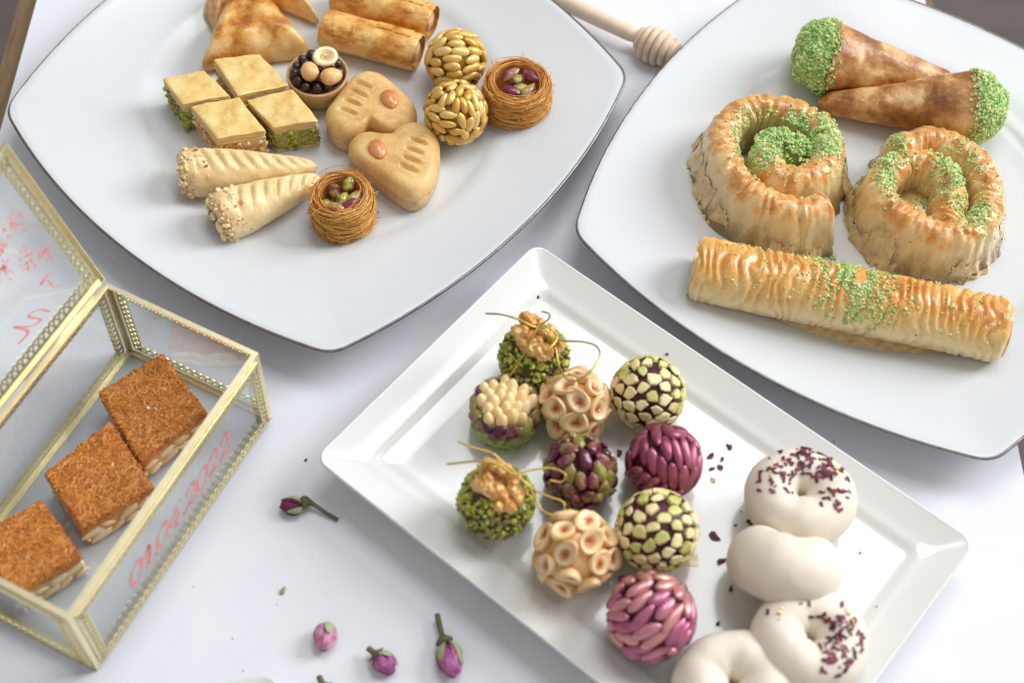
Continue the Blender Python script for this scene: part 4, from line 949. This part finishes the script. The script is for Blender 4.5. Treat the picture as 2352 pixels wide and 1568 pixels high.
def swirl(label, ridge_px, hgt, wid, sd, dense, skirt):
    P = [at(x/1.5682*.57422+1492.97, y/1.5682*.57422, ZL+hgt) for x, y in ridge_px]
    c = sum(P, Vector())/len(P); P = [Vector((p.x-c.x, p.y-c.y, 0)) for p in P]
    o = thing('filo_swirl', label, 'pastry', (c.x, c.y, ZL), 0, 'coiled filo swirls')
    path = catmull(P, 26); n = len(path)
    s = [0]
    for i in range(1, n): s.append(s[-1]+(path[i]-path[i-1]).length)
    Lt = s[-1]
    prof = [(.62, .0), (.64, .12), (.60, .5), (.56, 1.0), (.53, 1.6), (.51, 2.2), (.49, 2.6), (.44, 2.86), (.34, 3.08), (.2, 3.2), (.05, 3.26), (-.1, 3.24), (-.24, 3.14), (-.36, 2.96), (-.44, 2.7), (-.47, 2.3), (-.48, 1.6), (-.48, .9), (-.5, 0)]
    hs = hgt/3.25; np_ = len(prof)
    rings = []
    # outward side = away from centre of the coil
    for i in range(n):
        t = (path[min(i+1, n-1)]-path[max(i-1, 0)]).normalized(); nn = Vector((-t.y, t.x, 0))
        side = 1 if sd % 2 else 1
        u = s[i]; e = min(u, Lt-u); cl = 1-.35*max(0, 1-e/.35)**2; ring = []
        for j, (a, z) in enumerate(prof):
            q = u*2.0+.5*nz(u*.7, a*.8, sd); w = 1.5*noise.noise(Vector((q*.9, j*.13, sd))); k = (1-abs(sin(pi*(u/.8+1.7*noise.noise(Vector((u*.55, a*1.3, sd)))+.8*noise.noise(Vector((u*1.3, a*2.6, sd+4))))))**.8)+.45*(1-abs(sin(pi*(u/.37+1.2*noise.noise(Vector((u*.9, a*1.5, sd+8)))))))*max(0, .3+nz(u*.8, a, sd+2))
            topw = max(0, min(1, (z-1.2)/1.6)); am = (.05+.27*topw)*(.3+1.35*abs(nz(u*.8, a*1.3, sd+3)))
            aw = (a*wid-math_sign(a)*am*k*.7*(abs(a) > .15))*cl
            zz = z*hs-am*k*.85*topw+.05*fbm((path[i].x, path[i].y, z), 1.2, sd)*topw+.12*nz(u*.5, sd, 1)*topw
            pv = (path[i].x+nn.x*a, path[i].y+nn.y*a, z*1.3); lowr = (1-topw)*(.15*fbm(pv, 1.1, sd+5)+.13*(1-abs(nzv(pv, 1.7, sd+9))*3))
            aw += lowr+ ((.22*skirt+.45*max(0, nz(u*.45, 3, sd)+.1))*max(0, 1-z/3.25)**2.6 if a > 0 else 0)
            ring.append(path[i]+nn*aw+Vector((0, 0, max(0, zz*cl if z > .2 else zz))))
        rings.append(ring)
    V = [tuple(p) for r_ in rings for p in r_]; F = []
    for i in range(n-1):
        for j in range(np_-1): F.append((i*np_+j, (i+1)*np_+j, (i+1)*np_+j+1, i*np_+j+1))
    F.append(tuple(range(np_))); F.append(tuple(range((n-1)*np_+np_-1, (n-1)*np_-1, -1)))
    part('coil', V, F, M['swirl'], o)
    rg = random.Random(sd+5)
    for k in range(26):          # loose translucent film hanging round the foot
        i0 = rg.randrange(0, n-30); ln = rg.randint(14, 28); j0 = rg.choice((0, 0, 1, 2)); j1 = j0+rg.randint(2, 4); m_ = min(n-1, i0+ln)-i0
        t = (path[i0+2]-path[i0]).normalized(); nn = Vector((-t.y, t.x, 0))
        def ff(u, v):
            i = i0+u*m_; ii = int(i); jj = j0+(j1-j0)*v*(.75+.35*nz(u*5, k, sd)); j = min(int(jj), np_-2); fj = jj-j
            p = rings[ii][j]*(1-fj)+rings[ii][j+1]*fj; t2 = (path[min(ii+1, n-1)]-path[max(ii-1, 0)]).normalized()
            return tuple(p+Vector((-t2.y, t2.x, 0))*(.02+.1*abs(nz(u*5, v*3, k))+.07*(1-v)*abs(nz(u*3, k, 3)))+Vector((0, 0, .12*nz(u*4, k, 8)*v)))
        part('film_flake', *grid(22, 9, ff), M['film'], o)
    # filling floor between the walls
    fl = sph(40, 12, lambda d: Vector((d.x*skirt_r(sd)[0], d.y*skirt_r(sd)[0], max(0, d.z)*skirt_r(sd)[1]+.02)))
    part('base_layers', *fl, M['syrup'], o)
    if sd % 2:
        pcx, pcy = pilec(c); fl2 = sph(36, 12, lambda d: Vector((pcx+d.x*1.6, pcy+.1+d.y*1.15, max(0, d.z)*(hgt-.55)+.05)))
        part('crumb_mound', *fl2, M['crumb_under'], o)
    bv = BVHTree.FromPolygons([Vector(v) for v in V]+[Vector(v) for v in fl[0]], F+[tuple(i+len(V) for i in f) for f in fl[1]])
    rg = random.Random(sd+70); pts = []; tries = 0
    while len(pts) < dense['n'] and tries < 90000:
        tries += 1; k, x0, y0, sx, sy = rg.choice(dense['spots']); q = at(x0/1.5682*.57422+1492.97, y0/1.5682*.57422, ZL+hgt)-c
        x, y = q.x+rg.gauss(0, sx), q.y+rg.gauss(0, sy); h = drop(bv, x, y)
        if not h or (rg.random() > k) or nz(x*2.2, y*2.2, sd) < -.3: continue
        pile = dense['pile']*max(0, 1-hypot(x-pilec(c)[0], y-pilec(c)[1])/1.5) if dense['pile'] else 0
        z = h[0].z
        if dense['pile'] and pile > 0: z = max(z, hgt-.6+rg.uniform(-.05, .22)+.3*pile)
        pts.append((Vector((x, y, z+.03)), h[1]))
    part('green_crumb', *bits(pts, rg, .018, .085), M['crumb_g'], o, kind='stuff', smooth=False)
    return o, c
def math_sign(a): return 1 if a > 0 else -1
def skirt_r(sd): return (1.75, 1.5) if sd % 2 else (1.9, 1.1)
_pc = {}
def pilec(c):
    k = (round(c.x, 3), round(c.y, 3))
    if k not in _pc: q = at(870/1.5682*.57422+1492.97, 830/1.5682*.57422, ZL+3.2)-c; _pc[k] = (q.x, q.y)
    return _pc[k]
swirl('coiled filo swirl on the left, its spiral packed with bright green crumbs', [(1150, 1225), (1020, 1265), (860, 1250), (700, 1190), (590, 1100), (500, 960), (470, 810), (540, 690), (680, 630), (860, 640), (1010, 700), (1110, 800), (1130, 930), (1060, 1030), (940, 1070), (820, 1040), (750, 960), (770, 880)], 2.95, 1.68, 101,
      dict(n=5600, pile=1.0, spots=[(1, 800, 780, .8, .55), (1, 950, 850, .8, .5), (1, 640, 880, .35, .6), (1, 720, 900, .4, .6), (1, 880, 780, .6, .4), (.8, 1120, 850, .35, .7), (.15, 800, 900, 2, 1.6)]), 1.6)
swirl('coiled filo swirl on the right with an open centre and scattered green crumbs', [(1540, 900), (1660, 850), (1800, 830), (1950, 880), (2070, 980), (2140, 1120), (2140, 1270), (2040, 1390), (1900, 1420), (1760, 1390), (1630, 1320), (1500, 1230), (1470, 1100), (1540, 1010), (1660, 960), (1780, 985), (1880, 1070), (1910, 1190), (1890, 1300), (1850, 1370)], 2.95, 1.6, 104,
      dict(n=2600, pile=0, spots=[(1, 1530, 920, .35, .5), (1, 1500, 1100, .35, .8), (1, 1880, 1080, .5, .7), (1, 2030, 1300, .5, .6), (.3, 1850, 1130, 1.6, 1.6), (.8, 1960, 1000, .6, .6)]), 1.2)

def cone(mouth, tip, rm, label, sd, zc, zt):
    A = at(*mouth, ZL+zc); B = at(*tip, ZL+zt); d = B-A; L = d.length; rz = atan2(d.y, d.x)
    o = thing('filled_cone', label, 'pastry', (A.x, A.y, A.z), 0, 'green-tipped filo cones', rot=(0, -atan2(d.z, hypot(d.x, d.y)), rz))
    def f(u, v):
        x = L*u; a = 2*pi*v; r = rm*(1-.76*u**.85)+.05*fbm((x*.7, cos(a)*1.4, sin(a)*1.4), 1, sd)+.02*fbm((x, cos(a), sin(a)), 3.5, sd)
        r += .09*((v+u*.45+.05*nz(u*6, 0, sd)) % 1)+.035*((v*1+u*.8+.3+.06*nz(u*5, 1, sd)) % 1)       # overlapping wrap seam
        if u > .94: r *= 1-.5*((u-.94)/.06)
        if u < .03: r *= .97
        return (x+.08*nz(cos(a)*2, sin(a)*2, sd)*(1-u), r*sin(a), r*cos(a)*.94)
    VF = grid(90, 56, f, False, True); VF[1].append(tuple(range(len(VF[0])-56, len(VF[0]))))
    part('shell', *VF, M['brown_cone'], o)
    rg = random.Random(sd)
    dome = sph(44, 26, lambda q: (1+.12*fbm(q, 2.2, sd))*Vector((-1.5*max(0, -q.x)**1.0+.35*max(0, q.x), q.y*rm*.93, q.z*rm*.9)))
    part('crumb_bed', *dome, M['crumb_under'], o)
    pts = surf_pts(dome, 3300, rg, lambda p, n: p.x < .05 and fbm(p, 1.5, sd) > -.45)+surf_pts(VF, 420, rg, lambda p, n: p.x < .55 and rg.random() < 1-p.x/.5)
    part('green_crumb', *bits([(p+n*rg.uniform(0, .07), n) for p, n in pts], rg, .025, .095), M['crumb_g'], o, kind='stuff', smooth=False)
cone((1892, 128), (2190, 192), 1.95, 'brown filo cone at the back, green-crumbed mouth facing left', 121, 1.85, .8)
cone((2240, 246), (1880, 237), 1.9, 'brown filo cone in front of the other, green-crumbed mouth facing right', 122, 1.7, .75)

# ---------------------------------------------------------------- nut slices in the glass box
def nut_slice(corners, hgt, label, sd, dark=False):
    zb = .2; P = [at(x, y, zb+hgt) for x, y in corners]; c = sum(P, Vector())/4; P = [(p.x-c.x, p.y-c.y) for p in P]
    o = thing('nut_slice', label, 'pastry', (c.x, c.y, zb), 0, 'shredded pastry nut slices'); rg = random.Random(sd)
    ring = poly_ring(P, 12, .1)
    if sum(ring[i-1][0]*ring[i][1]-ring[i][0]*ring[i-1][1] for i in range(len(ring))) < 0: ring = ring[::-1]
    b = solid([(x*.96, y*.96) for x, y in ring], [(.05, 0), (0, .06)]+[(0, hgt*k/7) for k in range(1, 6)]+[(.04, hgt-.3)], .06, 2, sd)
    part('nut_layer', *b, M['kunafa_dark' if dark else 'kunafa_body'], o)
    t = solid(ring, [(.0, hgt-.42), (-.02, hgt-.3), (0, hgt-.1), (.06, hgt), (.14, hgt+.03)], .05, 2.2, sd+2, nin=12)
    part('crust', *t, M['kunafa_body'], o)
    bv = bvh(t); A = Acc(); xs = [p[0] for p in ring]; ys = [p[1] for p in ring]; cnt = 0
    while cnt < 1900:
        x, y = rg.uniform(min(xs), max(xs)), rg.uniform(min(ys), max(ys)); h = drop(bv, x, y)
        if not h or h[0].z < hgt-.25: continue
        cnt += 1; a = 6*nz(x*.9, y*.9, sd)+rg.gauss(0, .55); L = rg.uniform(.22, .6)*(1 if drop(bv, x*1.16, y*1.16) else .45); cu = rg.gauss(0, .7); zz = h[0].z+rg.uniform(0, .045); path = []
        for i in range(5):
            u = i/4-.5; aa = a+cu*u; path.append((x+L*u*cos(aa), y+L*u*sin(aa), zz+rg.uniform(-.012, .012)))
        A.add(tube(path, rg.uniform(.017, .034), 3, False))
    for p, n in surf_pts(t, 600, rg, lambda p, n: abs(n.z) < .6 and p.z > hgt-.45):
        d = Vector((rg.gauss(0, 1), rg.gauss(0, 1), rg.gauss(0, .5))); d = (d-n*d.dot(n)).normalized()*rg.uniform(.06, .16); A.add(tube([p-d, p+n*.03, p+d], .018, 3, False))
    part('shreds', A.V, A.F, M['kunafa'], o, kind='stuff')
    me = [mkmesh('nut_piece', *seed_shape(.9*s, .42*s, .2, .2, 14, 8, .3, k*2), M['cashew']) for k, s in enumerate((1, .8, 1.15))]
    for i in range(4):
        a, b_ = Vector(P[i]), Vector(P[(i+1) % 4]); L = (b_-a).length; d = (b_-a)/L; nrm = Vector((d.y, -d.x)) if (a+b_).dot(Vector((d.y, -d.x))) > 0 else Vector((-d.y, d.x)); m = int(L/.72)
        for k in range(m):
            for row in range(2):
                z = .28+row*.55*hgt/1.7+rg.uniform(-.08, .1); q = (a+d*((k+.5+.3*(row-.5))*L/m+rg.uniform(-.1, .1)))*.965
                if z > hgt-.5: continue
                put('nut_piece', rg.choice(me), o, mtx=frame((q.x, q.y, z), Vector((nrm.x, nrm.y, 0)), Vector((d.x, d.y, rg.uniform(-.7, .7))), 0, (1, rg.uniform(.8, 1.2), 1)))
    pt = [h for h in (drop(bv, rg.uniform(-1, 1), rg.uniform(-1, 1)) for _ in range(7)) if h]
    part('nut_specks', *bits([(h[0]+Vector((0, 0, .07)), h[1]) for h in pt], rg, .05, .09, .5), M['bit_nut'], o, kind='stuff', smooth=False)
nut_slice([(372, 812), (472, 942), (322, 1058), (226, 901)], 1.75, 'back nut slice in the glass box, brown shredded top squarely turned', 131)
nut_slice([(253.5, 967), (348.5, 1116), (188, 1213), (102, 1087)], 1.75, 'middle nut slice in the glass box, pale cashews on its cut side', 132)
nut_slice([(92.6, 1147.5), (184, 1274), (34, 1368), (-62, 1236)], 1.75, 'front nut slice in the glass box with dark nougat cut side, partly outside the frame', 133, True)

# ---------------------------------------------------------------- dried rosebuds
def rosebud(px, py, dirpx, L, r, label, sd, m='rose', stem=None, sepals=4, open_=0.0, stemr=.09):
    """dirpx: pixel that the bud's tip points towards"""
    P = at(px, py, r); Q = at(*dirpx, r); d = Q-P; o = thing('rosebud', label, 'rosebud', (P.x, P.y, r*.95), 0, 'dried rosebuds', rot=(0, pi/2-.12, atan2(d.y, d.x)))
    # local z = bud axis from base (-L/2) to tip (L/2)
    rg = random.Random(sd)
    def prof(t): return r*(sin(pi*min(1, t*.92+.06))**.65)*(1-.28*t)+open_*t*t*.3
    part('heart', *sph(20, 14, lambda q: Vector((q.x*r*.8, q.y*r*.8, q.z*L*.48))), M[m], o)
    for k in range(7):
        a0 = 2*pi*k/7*2.3+rg.uniform(-.2, .2); w = rg.uniform(1.2, 1.7); off = .02+.02*(k % 4); tt_ = rg.uniform(.86, 1.02)
        def f(u, v):
            t = u*tt_; a = a0+(v-.5)*w*(1 if u < .6 else 1-.55*((u-.6)/.4)**2); rr = prof(t)+off+.04*nz(u*4, v*5, sd+k)+(.14+open_)*max(0, u-.8)*(1+nz(v*6, k, sd))
            return (rr*cos(a), rr*sin(a), -L/2+L*t+.05*nz(v*8, u, k))
        part('petal', *grid(14, 12, f), M[m], o)
    for k in range(sepals):
        a0 = 2*pi*k/sepals+.6+rg.uniform(-.2, .2); ln = rg.uniform(.55, 1.05)
        def f(u, v):
            t = u*ln; w = .34*(1-u)**.7+.03; a = a0+(v-.5)*w*3.1*(r/.5)**0; rr = prof(t)+.09+.25*max(0, u-.75)
            return (rr*cos(a), rr*sin(a), -L/2-.02+L*t)
        part('sepal', *grid(12, 6, f), M['sepal'], o)
    if stem:
        base = Vector((0, 0, -L/2)); pts = [base+Vector((0, 0, .1))]
        W3 = [at(x, y, z) for x, y, z in stem]; mi = o.matrix_basis.copy()
        mi = (Matrix.Translation(Vector(o.location)/CM) @ o.rotation_euler.to_matrix().to_4x4()).inverted()
        pts = catmull([mi @ p for p in W3], 8)
        part('stem', *tube(pts, lambda u: stemr*(2.3*exp(-((u-.2)/.17)**2)+1), 9), M['stem'], o)
    return o
rosebud(668, 1160, (616, 1158), .95, .40, 'dark purple rosebud with a bent olive stem, lying alone beside the glass box', 141, 'rose_dark', [(688, 1156, .4), (700, 1153, .42), (714, 1155, .38), (730, 1164, .3), (750, 1178, .2), (776, 1193, .1)], 4)
rosebud(748, 1462, (742, 1505), 1.15, .5, 'pale pink rosebud without stem, leftmost of the row near the bottom edge', 142, 'rose_pale', None, 3)
rosebud(886, 1522, (915, 1550), .95, .47, 'bright magenta rosebud with frayed green base, middle of the bottom row', 143, 'rose', [(866, 1505, .45), (858, 1497, .5), (845, 1487, .5)], 3, .25, .13)
rosebud(1035, 1515, (1048, 1575), 1.5, .56, 'large pink rosebud with upright brown stem and long green sepals', 144, 'rose', [(1024, 1480, .5), (1018, 1465, .52), (1012, 1445, .5), (1004, 1410, .45)], 4, 0, .12)
rosebud(752, 1600, (770, 1640), .9, .42, 'rosebud cut off by the bottom edge, only its brown base showing', 145, 'rose', [(745, 1582, .4), (740, 1568, .42), (733, 1553, .35)], 3, 0, .13)

# ---------------------------------------------------------------- scattered scraps
def scrap_mesh(rg, s, m, name):
    n = 7; ph = [2*pi*i/n for i in range(n)]; R = [s*rg.uniform(.55, 1.15) for _ in ph]; cu = rg.uniform(.2, .6)
    top = [(R[i]*cos(ph[i]), R[i]*.7*sin(ph[i]), .03+cu*abs(R[i]*cos(ph[i]))*.6) for i in range(n)]; bot = [(x, y, z-.025) for x, y, z in top]
    return mkmesh(name, *loft([bot, top]), m, False)
rg = random.Random(77)
def scraps(name, label, cat, group, pts, z, m, s=.16):
    for p in pts:
        x, y = p[0], p[1]; k = p[2] if len(p) > 2 else 1.0; zz = p[3] if len(p) > 3 else z
        if isinstance(label, list): lb_ = label.pop(0)
        else: lb_ = label
        q = at(x, y, zz); o = put(name, scrap_mesh(rg, s*k, m, name), None, loc=(q.x, q.y, zz+.005)); o.rotation_euler = (0, 0, rg.uniform(0, 6.28)); tag(o, lb_, cat, group)
scraps('petal_flake', ['largest of the red petal flakes right of the deep pink ball', 'dark petal flake farthest from the deep pink ball, towards the long plate rim', 'narrow red petal flake right of the largest one by the deep pink ball',
    'flat red petal sliver just below the narrow flake by the deep pink ball', 'squarish red petal flake just above the single orange flake', 'dark petal flake lying between the whole-pistachio ball and the deep pink ball',
    'large blackish curled petal flake right of the lower sliced-pistachio ball', 'split dark red petal flake below the large blackish curled one', 'reddish petal flake touching the left foot of the topmost white ring', 'tiny petal speck left of the topmost white ring',
    'dark petal flake beside the left end of the plain leaning ring', 'thin petal flake under the left end of the plain leaning ring', 'upright thin petal flake between the front pink ball and the white rings', 'faint tiny petal speck near the left edge of the topmost ring',
    'tiny red petal flake on the plate rim above the sliced-pistachio ball', 'small brown petal crumb at the back corner of the plate behind the walnut ball', 'tiny red petal flake on the rim right of the topmost white ring', 'small brown crumb on the rim right of the front petal-topped ring',
    'red petal flake at the right foot of the front petal-topped ring', 'faint hair-thin petal flake in the empty right end of the plate', 'tiny red speck on the outer edge of the long plate rim'], 'petal', 'loose petal flakes on the rectangular plate',
    [(1632, 1048, 1.3), (1675, 1026, 1.2), (1659, 1054, 1), (1655, 1073, 1.1), (1634, 1077, 1), (1422, 1040, 1.2), (1641, 1231, 1.9), (1658, 1289, 1.4), (1722, 1199, 1.3), (1690, 1206, .6), (1679, 1353, 1.1), (1714, 1348, .8), (1649, 1432, 1), (1702, 1175, .3),
     (1532, 814, .6, 1.9), (1236, 684, .6, 1.9), (1963, 1147, .8, 1.6), (2013, 1394, .6, 1.6), (1993, 1525, 1, 1.6), (1976, 1269, .5), (1915, 1014, .4, 2.1)], ZR, M['petal_obj'])
scraps('orange_flake', 'single pale orange petal flake beside the pink metallic ball', 'petal', None, [(1639, 1102, 1.1)], ZR, M['almond'])
for x, y, lb in ((703, 1056, 'tiny red petal crumb on the board left of the rectangular plate'),): scraps('petal_crumb', lb, 'petal', None, [(x, y, .6)], 0, M['petal_obj'])
q = at(1434, 1332, ZR); o = put('purple_petal', scrap_mesh(rg, .34, M['rose'], 'purple_petal'), None, loc=(q.x, q.y, ZR+.05)); tag(o, 'purple curled petal tucked beside the front pink metallic ball', 'petal')
q = at(651, 1357, 0); V, F = seed_shape(.4, .2, .1, .5, 12, 8, .1); o = put('leaf_fragment', mkmesh('leaf_fragment', V, F, M['sepal']), None, loc=(q.x, q.y, .1)); o.rotation_euler = (.2, -.3, 1.1); tag(o, 'small green leaf fragment lying on the white board above the rosebuds', 'leaf')
q = at(455, 602, 0)
scraps('pastry_crumb', 'golden pastry crumb on the white board between the box and the plate', 'crumb', None, [(455*0+261, 602, .8)], 0, M['bit_nut'])
scraps('filo_flake', ['upright filo flake right of the second swirl, middle of the three loose flakes', 'filo flake nearest the end of the long roll', 'faint filo flake farthest back on the right plate, beside the second swirl'], 'filo flake', 'loose filo flakes on the right plate', [(2317, 617, 1.6), (2338, 660, 1.4), (2340, 578, 1.3)], .9, M['syrup'])
scraps('green_crumb_piece', 'lone green crumb lying on the right plate between the roll and the swirls', 'crumb', None, [(1912, 593, 1.2)], ZL, M['crumb_under'])
# syrup smear beside the sliced-pistachio ball
q = at(1582, 1285, ZR); V, F = grid(14, 10, lambda u, v: ((u-.5)*.8*(1+.2*nz(v*3, 1, 1)), (v-.5)*.55*(1+.3*nz(u*3, 2, 1)), .012+.02*sin(pi*u)*sin(pi*v)))
o = part('syrup_drop', V, F, M['syrup']); o.location = Vector((q.x, q.y, ZR))*CM; tag(o, 'thin smear of syrup at the foot of the sliced-pistachio ball', 'syrup')
# dust-like specks
rg = random.Random(8); sp = [at(rg.uniform(400, 1100), rg.uniform(1000, 1560), .02) for _ in range(16)]
o = part('board_crumbs', *bits([(p, None) for p in sp], rg, .015, .03), M['petal'], smooth=False); tag(o, 'tiny dark petal specks scattered over the white board', 'crumbs', kind='stuff')
sp = [(at(rg.gauss(1912, 16), rg.gauss(588, 12), ZL+.03)) for _ in range(14)]+[at(rg.uniform(1530, 1640), rg.uniform(480, 590), ZL+.03) for _ in range(8)]+[at(rg.uniform(2290, 2345), rg.uniform(600, 700), 1.0) for _ in range(8)]
o = part('plate_crumbs', *bits([(p, None) for p in sp], rg, .025, .06), M['crumb_g'], smooth=False); tag(o, 'fine green crumbs scattered on the right plate around the pastries', 'crumbs', kind='stuff')
